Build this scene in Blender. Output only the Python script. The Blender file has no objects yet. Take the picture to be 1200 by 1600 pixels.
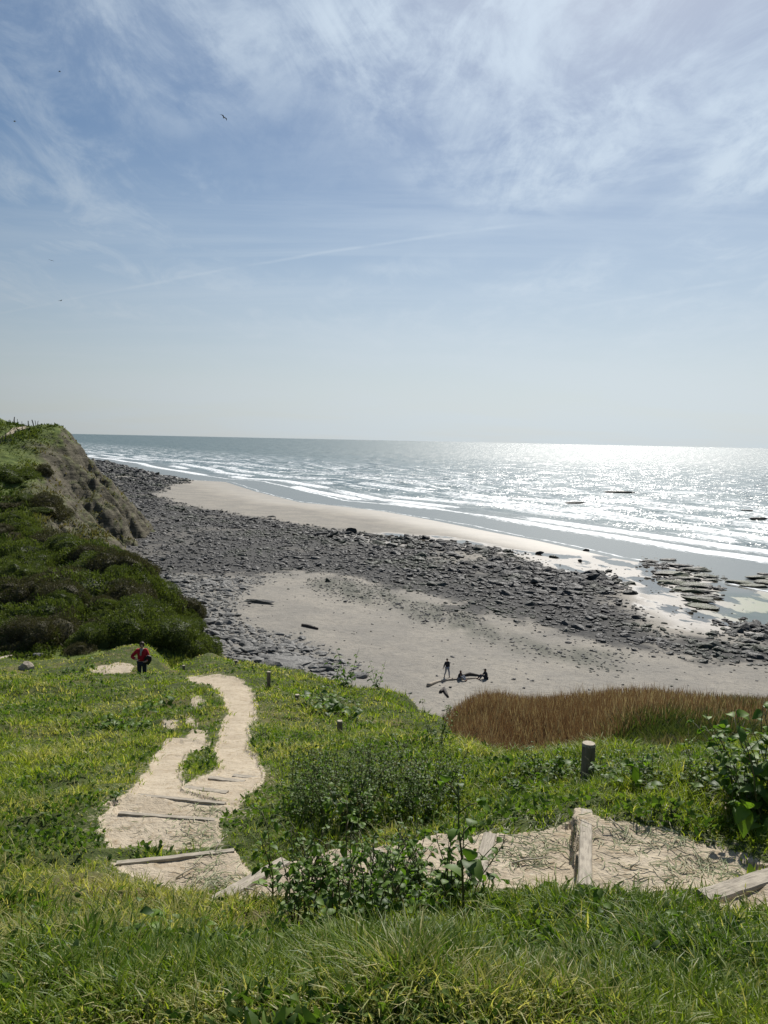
import bpy, math, random
import numpy as np
from mathutils import Vector, Matrix, Euler

S = bpy.context.scene
COL = S.collection
R = math.radians
rng = np.random.default_rng(7)
random.seed(7)

# ---------------------------------------------------------------- camera
F_PX = 1180.0; CAM_Z = 23.0
PITCH = R(5.45); ROLL = R(1.2)
fwd = np.array([0, math.cos(PITCH), -math.sin(PITCH)])
r0 = np.array([1., 0, 0]); u0 = np.array([0, math.sin(PITCH), math.cos(PITCH)])
rgt = r0*math.cos(ROLL) + u0*math.sin(ROLL)
upv = u0*math.cos(ROLL) - r0*math.sin(ROLL)
cam_d = bpy.data.cameras.new("camera"); cam = bpy.data.objects.new("camera", cam_d); COL.objects.link(cam)
cam_d.sensor_fit = 'HORIZONTAL'; cam_d.sensor_width = 36.0; cam_d.lens = 36.0*F_PX/1200.0
cam_d.clip_start = 0.05; cam_d.clip_end = 60000
M = Matrix(((rgt[0], upv[0], -fwd[0]), (rgt[1], upv[1], -fwd[1]), (rgt[2], upv[2], -fwd[2])))
cam.matrix_world = Matrix.Translation((0, 0, CAM_Z)) @ M.to_4x4()
S.camera = cam

# ---------------------------------------------------------------- light
SUN_EL, SUN_AZ = 42.0, 17.0            # azimuth in degrees clockwise from +Y
sdir = np.array([math.sin(R(SUN_AZ))*math.cos(R(SUN_EL)), math.cos(R(SUN_AZ))*math.cos(R(SUN_EL)), math.sin(R(SUN_EL))])
sun_d = bpy.data.lights.new("sun", 'SUN'); sun_d.energy = 4.8; sun_d.angle = R(0.6); sun_d.color = (1, .955, .89)
sun = bpy.data.objects.new("sun", sun_d); COL.objects.link(sun)
sun.rotation_euler = Vector(-sdir).to_track_quat('-Z', 'Y').to_euler()
S.view_settings.view_transform = 'Standard'; S.view_settings.look = 'None'
S.view_settings.exposure = 0.3; S.view_settings.gamma = 1.0
S.cycles.max_bounces = 6; S.cycles.diffuse_bounces = 3; S.cycles.glossy_bounces = 3
S.cycles.transmission_bounces = 4; S.cycles.transparent_max_bounces = 8
S.cycles.sample_clamp_indirect = 4.0; S.cycles.sample_clamp_direct = 0.0
S.cycles.caustics_reflective = False; S.cycles.caustics_refractive = False

# ---------------------------------------------------------------- node helpers
class NT:
    def __init__(s, tree): s.t = tree; s.t.nodes.clear()
    def n(s, typ, **kw):
        nd = s.t.nodes.new(typ)
        for k, v in kw.items(): setattr(nd, k, v)
        return nd
    def lk(s, a, b): s.t.links.new(a, b)
    def put(s, sock, v):
        if isinstance(v, bpy.types.NodeSocket): s.lk(v, sock)
        elif v is not None:
            if isinstance(v, (tuple, list)) and len(v) == 3 and sock.type == 'RGBA': v = (*v, 1)
            sock.default_value = v
    def math(s, op, a, b=0.0, c=None, clamp=False):
        nd = s.n('ShaderNodeMath', operation=op, use_clamp=clamp)
        s.put(nd.inputs[0], a); s.put(nd.inputs[1], b)
        if c is not None: s.put(nd.inputs[2], c)
        return nd.outputs[0]
    def mix(s, f, a, b, typ='MIX'):
        nd = s.n('ShaderNodeMix', data_type='RGBA', blend_type=typ)
        s.put(nd.inputs[0], f); s.put(nd.inputs[6], a); s.put(nd.inputs[7], b)
        return nd.outputs[2]
    def ramp(s, f, lo, hi, a=0.0, b=1.0, smooth=True):
        nd = s.n('ShaderNodeMapRange', interpolation_type='SMOOTHSTEP' if smooth else 'LINEAR')
        s.put(nd.inputs[0], f); s.put(nd.inputs[1], lo); s.put(nd.inputs[2], hi); s.put(nd.inputs[3], a); s.put(nd.inputs[4], b)
        return nd.outputs[0]
    def noise(s, vec, scale, detail=4, rough=.55, dist=0.0, out=0):
        nd = s.n('ShaderNodeTexNoise')
        s.put(nd.inputs['Vector'], vec); nd.inputs['Scale'].default_value = scale
        nd.inputs['Detail'].default_value = detail; nd.inputs['Roughness'].default_value = rough
        nd.inputs['Distortion'].default_value = dist
        return nd.outputs[out]
    def mapping(s, vec, scale=(1, 1, 1), rot=(0, 0, 0), loc=(0, 0, 0)):
        nd = s.n('ShaderNodeMapping'); s.put(nd.inputs[0], vec)
        nd.inputs[1].default_value = loc; nd.inputs[2].default_value = rot; nd.inputs[3].default_value = scale
        return nd.outputs[0]
    def attr(s, name, out='Fac'):
        nd = s.n('ShaderNodeAttribute', attribute_name=name); return nd.outputs[out]
    def bump(s, h, strength=.5, dist=.1, normal=None):
        nd = s.n('ShaderNodeBump'); s.put(nd.inputs['Height'], h)
        nd.inputs['Strength'].default_value = strength; nd.inputs['Distance'].default_value = dist
        if normal is not None: s.lk(normal, nd.inputs['Normal'])
        return nd.outputs[0]

def material(name):
    m = bpy.data.materials.new(name); m.use_nodes = True
    nt = NT(m.node_tree)
    out = nt.n('ShaderNodeOutputMaterial')
    return m, nt, out
def principled(nt, out, color, rough=.8, normal=None, spec=.3, **kw):
    p = nt.n('ShaderNodeBsdfPrincipled')
    nt.put(p.inputs['Base Color'], color); nt.put(p.inputs['Roughness'], rough)
    nt.put(p.inputs['Specular IOR Level'], spec)
    if normal is not None: nt.lk(normal, p.inputs['Normal'])
    for k, v in kw.items(): nt.put(p.inputs[k], v)
    if out is not None: nt.lk(p.outputs[0], out.inputs[0])
    return p
def pos(nt): return nt.n('ShaderNodeNewGeometry').outputs['Position']
def objc(nt): return nt.n('ShaderNodeTexCoord').outputs['Object']
def simple_mat(name, col, rough=.8, var=.25, scale=8, bump=.3, bdist=.02, spec=.3, col2=None, stretch=(1, 1, 1)):
    m, nt, out = material(name)
    v = nt.mapping(objc(nt), scale=stretch)
    f = nt.noise(v, scale, 5, .6)
    c2 = col2 or tuple(c*(1-var) for c in col)
    c = nt.mix(nt.ramp(f, .35, .65), col, c2)
    principled(nt, out, c, rough, nt.bump(f, bump, bdist), spec)
    return m
def leaf_mat(name, c1, c2, trans=.35, rough=.45, spec=.4, useattr=True):
    """leaves and blades: colour varies per leaf by the 'tint' attribute"""
    m, nt, out = material(name)
    if useattr: f = nt.attr('tint')
    else: f = nt.noise(objc(nt), 6, 2)
    c = nt.mix(f, c1, c2)
    p = principled(nt, None, c, rough, None, spec)
    tr = nt.n('ShaderNodeBsdfTranslucent')
    tc = nt.mix(1.0, c, (1.0, 1.15, .5), 'MULTIPLY'); nt.lk(tc, tr.inputs[0])
    mx = nt.n('ShaderNodeMixShader'); mx.inputs[0].default_value = trans
    nt.lk(p.outputs[0], mx.inputs[1]); nt.lk(tr.outputs[0], mx.inputs[2]); nt.lk(mx.outputs[0], out.inputs[0])
    return m

# ---------------------------------------------------------------- sky
W = bpy.data.worlds.new("World"); S.world = W; W.use_nodes = True
nt = NT(W.node_tree); wout = nt.n('ShaderNodeOutputWorld'); bg = nt.n('ShaderNodeBackground')
sky = nt.n('ShaderNodeTexSky', sky_type='NISHITA', sun_disc=False)
sky.sun_elevation = R(SUN_EL); sky.sun_rotation = R(SUN_AZ); sky.altitude = 20; sky.air_density = 1.0; sky.dust_density = .6; sky.ozone_density = 1.5
d = nt.n('ShaderNodeTexCoord').outputs['Generated']
sep = nt.n('ShaderNodeSeparateXYZ'); nt.lk(d, sep.inputs[0])
zc = nt.math('ADD', nt.math('MAXIMUM', sep.outputs[2], 0.0), .12)
px_ = nt.math('DIVIDE', sep.outputs[0], zc); py_ = nt.math('DIVIDE', sep.outputs[1], zc)
cmb = nt.n('ShaderNodeCombineXYZ'); nt.lk(px_, cmb.inputs[0]); nt.lk(py_, cmb.inputs[1]); P = cmb.outputs[0]
dot = nt.n('ShaderNodeVectorMath', operation='DOT_PRODUCT'); nt.lk(d, dot.inputs[0]); dot.inputs[1].default_value = tuple(sdir)
cs = dot.outputs['Value']
def streaks(rot, sc, scale, loc, detail=9, rough=.62, dist=.6):
    v = nt.mapping(P, scale=sc, rot=(0, 0, rot), loc=loc)
    return nt.noise(v, scale, detail, rough, dist)
warp = nt.noise(P, .9, 4, .6, 0, 1)
wm = nt.n('ShaderNodeVectorMath', operation='MULTIPLY_ADD'); nt.lk(warp, wm.inputs[0]); wm.inputs[1].default_value = (.9, .9, 0); nt.lk(P, wm.inputs[2]); PW = wm.outputs[0]
def patch(cx, cy, rx, ry, rot=0.0):
    """soft elliptical mask on the cloud plane, where a bank of cirrus lies"""
    v = nt.n('ShaderNodeVectorMath', operation='SUBTRACT'); nt.lk(PW, v.inputs[0]); v.inputs[1].default_value = (cx+.45, cy+.45, 0)
    w = nt.mapping(v.outputs[0], scale=(1/rx, 1/ry, 1), rot=(0, 0, 0))
    if rot: 
        w0 = nt.mapping(v.outputs[0], rot=(0, 0, rot)); w = nt.mapping(w0, scale=(1/rx, 1/ry, 1))
    L = nt.n('ShaderNodeVectorMath', operation='LENGTH'); nt.lk(w, L.inputs[0])
    return nt.ramp(L.outputs['Value'], 1.35, .25)
def cloud_xy(px, py):
    dd = fwd*F_PX + rgt*(px-600) + upv*(800-py); dd = dd/np.linalg.norm(dd)
    z = max(dd[2], 0)+.12
    return dd[0]/z, dd[1]/z
c1 = streaks(.6, (1.7, 1.15, 1), 2.3, (3.1, 1.2, 0))
c2 = streaks(-.9, (2.2, 1.1, 1), 1.7, (7.7, 4.4, 0), 10, .68, 1.2)
c3 = streaks(.9, (1.5, 1, 1), 7.0, (1.7, 9.4, 0), 8, .7, .8)
low = streaks(.2, (1, 1.6, 1), .55, (.4, 6.3, 0), 4, .5, .3)
def P2(px, py, rx, ry, rot=0): x, y = cloud_xy(px, py); return patch(x, y, rx, ry, rot)
pm = nt.math('MAXIMUM', P2(680, 90, .36, .42, .2), P2(840, 250, .30, .55, -.3))
pm = nt.math('MAXIMUM', pm, nt.math('MULTIPLY', P2(1010, 250, .30, .16), .6))
pm = nt.math('MAXIMUM', pm, P2(1200, 225, .26, .5))
pm = nt.math('MAXIMUM', pm, nt.math('MULTIPLY', P2(870, 455, .15, .45), .75))
pm = nt.math('MAXIMUM', pm, nt.math('MULTIPLY', P2(650, 415, .30, .20), .4))
pm = nt.math('MAXIMUM', pm, nt.math('MULTIPLY', P2(500, 110, .6, .5), .45))
fine = nt.math('ADD', nt.math('MULTIPLY', c1, .45), nt.math('ADD', nt.math('MULTIPLY', c2, .35), nt.math('MULTIPLY', c3, .2)))
glowp = nt.math('MULTIPLY', P2(1210, 215, .20, .34), .35)
dense = nt.math('MULTIPLY_ADD', pm, nt.ramp(fine, .38, .62), glowp, clamp=True)
wisps = nt.math('MULTIPLY', nt.ramp(nt.math('ADD', nt.math('MULTIPLY', c2, .6), nt.math('MULTIPLY', c1, .4)), .42, .68), nt.ramp(low, .36, .56))
def trail(pa, pb, w, br):
    a = np.array(cloud_xy(*pa)); b = np.array(cloud_xy(*pb)); t = b-a; L = np.linalg.norm(t); t /= L; nrm = np.array([-t[1], t[0]])
    dt = nt.n('ShaderNodeVectorMath', operation='DOT_PRODUCT'); nt.lk(P, dt.inputs[0]); dt.inputs[1].default_value = (nrm[0], nrm[1], 0)
    al = nt.n('ShaderNodeVectorMath', operation='DOT_PRODUCT'); nt.lk(P, al.inputs[0]); al.inputs[1].default_value = (t[0], t[1], 0)
    wob = nt.math('MULTIPLY_ADD', nt.noise(P, 1.3, 3), .07, -.035 - float(a@nrm))
    dist = nt.math('ABSOLUTE', nt.math('ADD', dt.outputs['Value'], wob))
    s0 = float(a@t); m = nt.ramp(dist, w, 0.0)
    m = nt.math('MULTIPLY', m, nt.ramp(al.outputs['Value'], s0-.2, s0+.25)); m = nt.math('MULTIPLY', m, nt.ramp(al.outputs['Value'], s0+L+.2, s0+L-.15))
    return nt.math('MULTIPLY', m, nt.math('MULTIPLY', nt.ramp(nt.noise(P, 5, 4), .25, .7), br))
tr1 = trail((0, 490), (800, 352), .022, .38)
tr2 = trail((900, 482), (1250, 424), .04, .4)
tr3 = trail((960, 530), (1130, 512), .05, .35)
veil = nt.ramp(sep.outputs[2], .36, .0, .03, .86)
veil = nt.math('ADD', veil, nt.math('MULTIPLY', nt.ramp(low, .35, .7), .10))
halo = nt.ramp(cs, .60, 1.0, 0.0, .55, False)
veil = nt.math('ADD', veil, nt.math('MULTIPLY', halo, .40))
c4 = streaks(-.12, (.45, 2.6, 1), .62, (2.2, 8.1, 0), 9, .62, 1.0)
lows = nt.math('MULTIPLY', nt.ramp(c4, .46, .70, 0, .6), nt.math('MULTIPLY', nt.ramp(sep.outputs[2], .40, .26), nt.ramp(sep.outputs[2], .02, .10)))
wisps = nt.math('MAXIMUM', wisps, lows)
al_ = nt.math('MULTIPLY', nt.math('SUBTRACT', 1.0, nt.math('MULTIPLY', dense, .80)), nt.math('SUBTRACT', 1.0, nt.math('MULTIPLY', wisps, .55)))
al_ = nt.math('MULTIPLY', al_, nt.math('SUBTRACT', 1.0, veil, clamp=True))
for t_ in (tr1, tr2, tr3): al_ = nt.math('MULTIPLY', al_, nt.math('SUBTRACT', 1.0, t_))
alpha = nt.math('SUBTRACT', 1.0, al_, clamp=True)
glow = nt.math('ADD', .80, nt.math('MULTIPLY', nt.ramp(cs, .55, 1.0, 0, 1, False), .75))
cc = nt.n('ShaderNodeVectorMath', operation='SCALE'); nt.lk(nt.mix(nt.ramp(sep.outputs[2], .20, .02), (6.1, 7.1, 8.1, 1), (7.3, 8.1, 8.5, 1)), cc.inputs[0]); nt.lk(glow, cc.inputs['Scale'])
hs = nt.n('ShaderNodeHueSaturation'); hs.inputs['Saturation'].default_value = 1.36; hs.inputs['Value'].default_value = .82; nt.lk(sky.outputs[0], hs.inputs['Color'])
skyc = nt.mix(alpha, hs.outputs[0], cc.outputs[0])
nt.lk(skyc, bg.inputs[0]); bg.inputs[1].default_value = .062; nt.lk(bg.outputs[0], wout.inputs[0])

# ---------------------------------------------------------------- numpy noise
def _h(ix, iy, seed):
    n = (ix.astype(np.int64)*374761393 + iy.astype(np.int64)*668265263 + seed*1442695041) & 0x7fffffff
    n = ((n ^ (n >> 13))*1274126177) & 0x7fffffff
    n = n ^ (n >> 16)
    return (n & 0xffff)/65535.0
def vn(x, y, seed=0):
    ix = np.floor(x); iy = np.floor(y); fx = x-ix; fy = y-iy
    fx = fx*fx*(3-2*fx); fy = fy*fy*(3-2*fy)
    a = _h(ix, iy, seed); b = _h(ix+1, iy, seed); c = _h(ix, iy+1, seed); d_ = _h(ix+1, iy+1, seed)
    return (a*(1-fx)+b*fx)*(1-fy)+(c*(1-fx)+d_*fx)*fy
def fbm(x, y, seed=0, oct=4, rough=.5):
    s = 0; a = 1; t = 0
    for i in range(oct):
        s = s+a*vn(x*2**i+i*17.3, y*2**i-i*9.1, seed+i); t += a; a *= rough
    return s/t
def smooth(x, a, b):
    t = np.clip((x-a)/(b-a), 0, 1); return t*t*(3-2*t)

# ---------------------------------------------------------------- projection helpers
C0 = np.array([0, 0, CAM_Z])
def ray(px, py):
    px = np.asarray(px, float); py = np.asarray(py, float)
    d_ = fwd[None]*F_PX + rgt[None]*(px.reshape(-1, 1)-600) + upv[None]*(800-py.reshape(-1, 1))
    return d_
def at_y(px, py, Y): d_ = ray(px, py)[0]; return C0+d_*(Y/d_[1])
def at_z(px, py, z): d_ = ray(px, py)[0]; return C0+d_*((z-CAM_Z)/d_[2])
def project(x, y, z):
    q = np.stack([x, y, z-CAM_Z], -1); w = q@fwd; w = np.where(w < .05, .05, w)
    return 600+F_PX*(q@rgt)/w, 800-F_PX*(q@upv)/w
def hit(px, py, hf, tmax=700):
    """first point where the ray through a pixel meets the height function"""
    d_ = ray(px, py)[0]; d_ = d_/np.linalg.norm(d_)
    t = np.exp(np.linspace(math.log(1.0), math.log(tmax), 4000))
    p = C0[None]+d_[None]*t[:, None]
    below = p[:, 2] < hf(p[:, 0], p[:, 1])
    i = int(np.argmax(below)) if below.any() else len(t)-1
    return p[i]
def inside(x, y, poly):
    poly = np.asarray(poly, float); n = len(poly); r = np.zeros(x.shape, bool)
    for i in range(n):
        x1, y1 = poly[i]; x2, y2 = poly[(i+1) % n]
        if y1 == y2: continue
        c = ((y1 > y) != (y2 > y)) & (x < (x2-x1)*(y-y1)/(y2-y1)+x1)
        r ^= c
    return r
def pdist(x, y, pts, closed=True):
    pts = np.asarray(pts, float); n = len(pts); d2 = np.full(x.shape, 1e18)
    for i in range(n if closed else n-1):
        a = pts[i]; b = pts[(i+1) % n]; e = b-a; L = max(e@e, 1e-9)
        t = np.clip(((x-a[0])*e[0]+(y-a[1])*e[1])/L, 0, 1)
        d2 = np.minimum(d2, (x-a[0]-t*e[0])**2+(y-a[1]-t*e[1])**2)
    return np.sqrt(d2)
def sdf(x, y, poly):
    d_ = pdist(x, y, poly); return np.where(inside(x, y, poly), d_, -d_)

# ---------------------------------------------------------------- object helpers
def tag(o, label=None, cat=None, group=None, kind=None):
    if label: o["label"] = label
    if cat: o["category"] = cat; o["kind"] = "thing"
    if group: o["group"] = group
    if kind: o["kind"] = kind
    return o
def mesh_np(name, verts, faces, mat=None, parent=None, smooth_=True, attrs=None, corner=4):
    me = bpy.data.meshes.new(name); verts = np.asarray(verts, np.float32); faces = np.asarray(faces, np.int32)
    me.vertices.add(len(verts)); me.vertices.foreach_set('co', verts.ravel())
    nf = len(faces); k = faces.shape[1]
    me.loops.add(nf*k); me.loops.foreach_set('vertex_index', faces.ravel())
    me.polygons.add(nf); me.polygons.foreach_set('loop_start', np.arange(0, nf*k, k, dtype=np.int32))
    me.polygons.foreach_set('use_smooth', np.full(nf, smooth_, bool))
    me.update(calc_edges=True)
    for an, av in (attrs or {}).items():
        a = me.attributes.new(an, 'FLOAT' if np.ndim(av) == 1 else 'FLOAT_VECTOR', 'POINT')
        a.data.foreach_set('value' if np.ndim(av) == 1 else 'vector', np.asarray(av, np.float32).ravel())
    if mat: me.materials.append(mat)
    o = bpy.data.objects.new(name, me); COL.objects.link(o)
    if parent: o.parent = parent
    return o
def grid_faces(nu, nv):
    i = np.arange(nu-1)[:, None]*nv+np.arange(nv-1)[None]
    return np.stack([i, i+nv, i+nv+1, i+1], -1).reshape(-1, 4)
def empty(name, loc, rz=0):
    o = bpy.data.objects.new(name, None); COL.objects.link(o); o.location = loc; o.rotation_euler = (0, 0, rz); o.empty_display_size = .2
    return o
def copy_tree(o, parent=None):
    c = o.copy(); COL.objects.link(c)
    if parent: c.parent = parent
    for ch in [q for q in o.children]: copy_tree(ch, c)
    return c

# ---------------------------------------------------------------- shore line
E_px = [(20, 700), (100, 713), (170, 724), (230, 738), (300, 750), (353, 753), (400, 768), (470, 785), (533, 791), (600, 799), (667, 811), (783, 834), (833, 843), (905, 859), (960, 872), (1060, 888), (1130, 912), (1200, 925), (1400, 985)]
E = np.array([at_z(x, y, 0.0)[:2] for x, y in E_px])
E = np.vstack([E[0]+(E[0]-E[2])/np.linalg.norm(E[0]-E[2])*1500, E, E[-1]+np.array([.6, -.8])*250])
LAND = np.vstack([E, [[400, -400], [-3000, -400], [-3000, E[0][1]]]])
TC = np.array([-.53, .85]); TC /= np.linalg.norm(TC)      # along the coast, away from the camera
def shore(x, y): return sdf(x, y, LAND)                    # + on land, - at sea
def beach_h(x, y, dd=None):
    if dd is None: dd = shore(x, y)
    z = np.where(dd > 0, .034*dd-.00007*np.clip(dd, 0, 240)**2, .03*dd)
    return z + .10*(fbm(x*.10, y*.10, 3, 3)-.5)*smooth(np.abs(dd), 1, 20) + .14*(fbm(x*.5, y*.5, 5, 2)-.5)*smooth(dd, 6, 60)

# ---------------------------------------------------------------- thin plate splines in (azimuth, ln r)
class TPS:
    def __init__(s, P, lam=1e-4, drop_rel=True):
        P = np.asarray(P, float); az = np.arctan2(P[:, 0], P[:, 1]); r = np.hypot(P[:, 0], P[:, 1])
        s.X = np.stack([az*1.6, np.log(r)], -1); v = (CAM_Z-P[:, 2])/r
        n = len(P); K = s.k(s.X[:, None]-s.X[None])
        A = np.zeros((n+3, n+3)); A[:n, :n] = K+lam*np.eye(n); A[:n, n] = 1; A[:n, n+1:] = s.X; A[n, :n] = 1; A[n+1:, :n] = s.X.T
        s.w = np.linalg.solve(A, np.concatenate([v, [0, 0, 0]]))
    def k(s, d_):
        r2 = (d_**2).sum(-1)+1e-12; return .5*r2*np.log(r2)
    def __call__(s, az, r):
        q = np.stack([az*1.6, np.log(r)], -1).reshape(-1, 2); out = np.empty(len(q)); n = len(s.X)
        for i in range(0, len(q), 40000):
            c = q[i:i+40000]; out[i:i+40000] = s.k(c[:, None]-s.X[None])@s.w[:n]+s.w[n]+c@s.w[n+1:]
        return CAM_Z-out.reshape(np.shape(az))*r

# treads of the stepped path: pixel outline on a horizontal level, drop below the eye
TREADS = [
 (3.46, [(200, 1241), (350, 1256), (366, 1260), (338, 1279), (188, 1273), (165, 1270)]),
 (3.28, [(170, 1268), (188, 1271), (335, 1280), (342, 1300), (338, 1320), (300, 1326), (240, 1333), (182, 1339), (170, 1330), (159, 1305)]),
 (3.06, [(183, 1349), (363, 1330), (378, 1352), (392, 1372), (352, 1404), (330, 1412), (280, 1402), (215, 1378)]),
 (2.86, [(333, 1408), (440, 1348), (520, 1328), (600, 1326), (590, 1400), (500, 1415), (350, 1415)]),
 (2.68, [(585, 1328), (690, 1300), (760, 1308), (742, 1396), (575, 1402)]),
 (2.50, [(750, 1308), (800, 1306), (912, 1296), (912, 1378), (850, 1386), (760, 1398), (731, 1393)]),
 (2.33, [(908, 1266), (960, 1286), (1050, 1305), (1150, 1335), (1200, 1369), (1110, 1404), (1000, 1402), (903, 1389)]),
 (2.17, [(1101, 1403), (1204, 1370), (1320, 1335), (1350, 1420), (1150, 1428)]),
]
HC = []      # control points of the near hillside
def c_y(px, py, Y): HC.append(at_y(px, py, Y))
def c_d(px, py, dr): HC.append(at_z(px, py, CAM_Z-dr))
for dr, poly in TREADS:
    a = np.array(poly, float); c = a.mean(0)
    c_d(c[0], c[1], dr); 
    for q in (a[0], a[len(a)//2]): c_d(*(c+(q-c)*.6), dr)
for x in (-300, 0, 300, 600, 900, 1200, 1500):
    HC.append(at_y(x, 1605-(x-600)*.0, 1.93)); 
    d_ = ray(x, 1600)[0]; HC.append(np.array([d_[0]/d_[1]*.7, .7, 21.42]))
for a in [(0, 1500, 2.7), (300, 1500, 2.68), (600, 1500, 2.62), (900, 1500, 2.6), (1200, 1500, 2.5), (-250, 1400, 4.1), (0, 1400, 4.05), (-250, 1290, 6), (0, 1290, 6.0), (0, 1200, 9.2), (-250, 1200, 9),
          (150, 1200, 9.0), (300, 1180, 9.8), (200, 1100, 16.5), (330, 1100, 15.5), (380, 1200, 8.7), (375, 1150, 11.3), (362, 1080, 17.5), (0, 1100, 16.5), (0, 1052, 23.5), (-250, 1060, 23),
          (120, 1056, 24), (222, 1055, 24.5), (300, 1056, 23.5), (250, 1025, 37), (150, 1029, 38), (50, 1036, 35), (0, 1038, 35), (-200, 1040, 34), (320, 1030, 30), (345, 1030, 28),
          (533, 1148, 13), (463, 1101, 16), (420, 1074, 19), (370, 1045, 23.5), (450, 1052, 24), (520, 1072, 23), (600, 1088, 22), (660, 1110, 21), (692, 1134, 18), (640, 1130, 16), (700, 1168, 11.5),
          (600, 1150, 11.3), (600, 1250, 6.9), (600, 1310, 5.3), (500, 1290, 5.8), (450, 1250, 7), (450, 1180, 10), (450, 1120, 14), (800, 1262, 5.4), (800, 1200, 7), (1050, 1250, 4.9), (1050, 1180, 6.8),
          (1200, 1200, 5.8), (1200, 1290, 4.4), (900, 1186, 8.2), (800, 1182, 9.2), (1050, 1182, 7.6), (1150, 1174, 7.4), (1300, 1172, 7.2), (1500, 1160, 7), (920, 1220, 6.2), (590, 1112, 17.5), (560, 1130, 15), (500, 1100, 18.5), (650, 1125, 18.5), (560, 1080, 22.5)]:
    c_y(*a)
for a in [(250, 1430, 2.78), (600, 1432, 2.46), (900, 1425, 2.22), (1150, 1445, 2.06), (1500, 1400, 2.0), (100, 1330, 3.15)]: c_d(*a)
def hid(px, Y, z):    # ground out of sight behind a crest
    d_ = ray(px, 1000)[0]; HC.append(np.array([d_[0]/d_[1]*Y, Y, z]))
for px in (-300, 0, 130, 250): hid(px, 29, 23-9.7); 
for px in (-300, 0, 130, 250): hid(px, 43, 9.8); hid(px, 50, 6.5); hid(px, 62, 5.0); hid(px, 80, 4.0)
for px in (340, 450): hid(px, 32, 11.5); hid(px, 40, 5.5); hid(px, 50, 1.5); hid(px, 70, -1)
for px in (560, 640): hid(px, 25, 13.3); hid(px, 28, 10.5); hid(px, 36, 5.5); hid(px, 46, 2.2); hid(px, 60, -.6); hid(px, 75, -1.5)
for px in (740, 860): hid(px, 13, 16.6); hid(px, 20, 10.5); hid(px, 30, 6.2); hid(px, 42, 4.4); hid(px, 53, 3.2)
for px in (980, 1100, 1250, 1500): hid(px, 13, 16.4); hid(px, 20, 11.8); hid(px, 30, 9.7); hid(px, 40, 8.1); hid(px, 47, 6.3); hid(px, 54, 3.6)
for px in (740, 900, 1050, 1200, 1500): hid(px, 66, -.3); hid(px, 80, -1.5)
hill_t = TPS(HC)
AZM = R(42)
def hill_base(x, y):
    az = np.arctan2(x, y); r = np.maximum(np.hypot(x, y), .45)
    a = np.clip(az, -AZM, AZM); z = hill_t(a, r)
    if np.any(np.abs(az) > AZM):
        k = smooth(np.abs(az), AZM, 2.4); zm = hill_t(np.zeros_like(az)-.1, r)
        flat = 21.45+.15*(fbm(x*.2, y*.2, 4)-.5)+ .02*r
        z = z*(1-k)+flat*k
    return z
def hill_detail(x, y, r):
    n1 = fbm(x*.9, y*.9, 11, 4)-.5; n2 = fbm(x*3.2, y*3.2, 15, 3)-.5; n3 = fbm(x*.25, y*.25, 19, 3)-.5
    k = smooth(r, 1, 30)
    return n1*(.20+.22*k) + n2*(.17-.05*k) + n3*.5*k
TRE_W = [(CAM_Z-dr, np.array([at_z(px, py, CAM_Z-dr)[:2] for px, py in poly])) for dr, poly in TREADS]
TRAILS = [
 [(293, 1060), (333, 1070), (353, 1090), (363, 1110), (347, 1140), (341, 1167), (347, 1200), (323, 1217), (288, 1231), (350, 1245), (362, 1262), (380, 1245), (404, 1222), (408, 1199), (386, 1169), (387, 1139), (399, 1109), (391, 1079), (372, 1062), (340, 1055)],
 [(263, 1157), (247, 1180), (233, 1207), (213, 1237), (190, 1256), (168, 1271), (195, 1275), (340, 1275), (350, 1256), (283, 1237), (279, 1200), (293, 1173), (325, 1162), (303, 1157)],
]
BARE = [[(298, 1083), (312, 1089), (322, 1100), (305, 1104)], [(293, 1115), (306, 1122), (304, 1133), (290, 1128)], [(300, 1142), (322, 1146), (320, 1157), (298, 1155)], [(250, 1124), (274, 1128), (272, 1136), (256, 1135)],
 [(140, 1046), (165, 1040), (190, 1038), (209, 1040), (204, 1050), (150, 1052)], [(1080, 1238), (1110, 1236), (1138, 1255), (1130, 1270), (1095, 1258)], [(760, 1240), (880, 1235), (870, 1275), (770, 1285)], [(470, 1270), (560, 1268), (560, 1300), (480, 1300)], [(1120, 1465), (1200, 1455), (1200, 1490), (1130, 1488)], [(20, 1180), (90, 1175), (95, 1215), (15, 1222)], [(0, 1250), (40, 1250), (40, 1300), (0, 1300)]]
BARE_K = [1, 1, 1, 1, 1, 1, .45, .4, .35, .3, .4]
def bare_field(x, y, z):
    px, py = project(x, y, z); r = np.hypot(x, y); out = np.zeros(np.shape(x)); m = (y > 1.5) & (r < 42) & (px > -60) & (px < 1260)
    if m.any():
        k = r[m]/F_PX; qx = px[m]+16*(fbm(x[m]*3, y[m]*3, 137, 4)-.5); qy = py[m]+8*(fbm(x[m]*3+9, y[m]*3, 139, 4)-.5); o = np.zeros(m.sum())
        for t, w in zip(BARE, BARE_K): o = np.maximum(o, smooth(sdf(qx, qy, t)*k, -.12, .06)*w)
        out[m] = o
    return out
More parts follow.
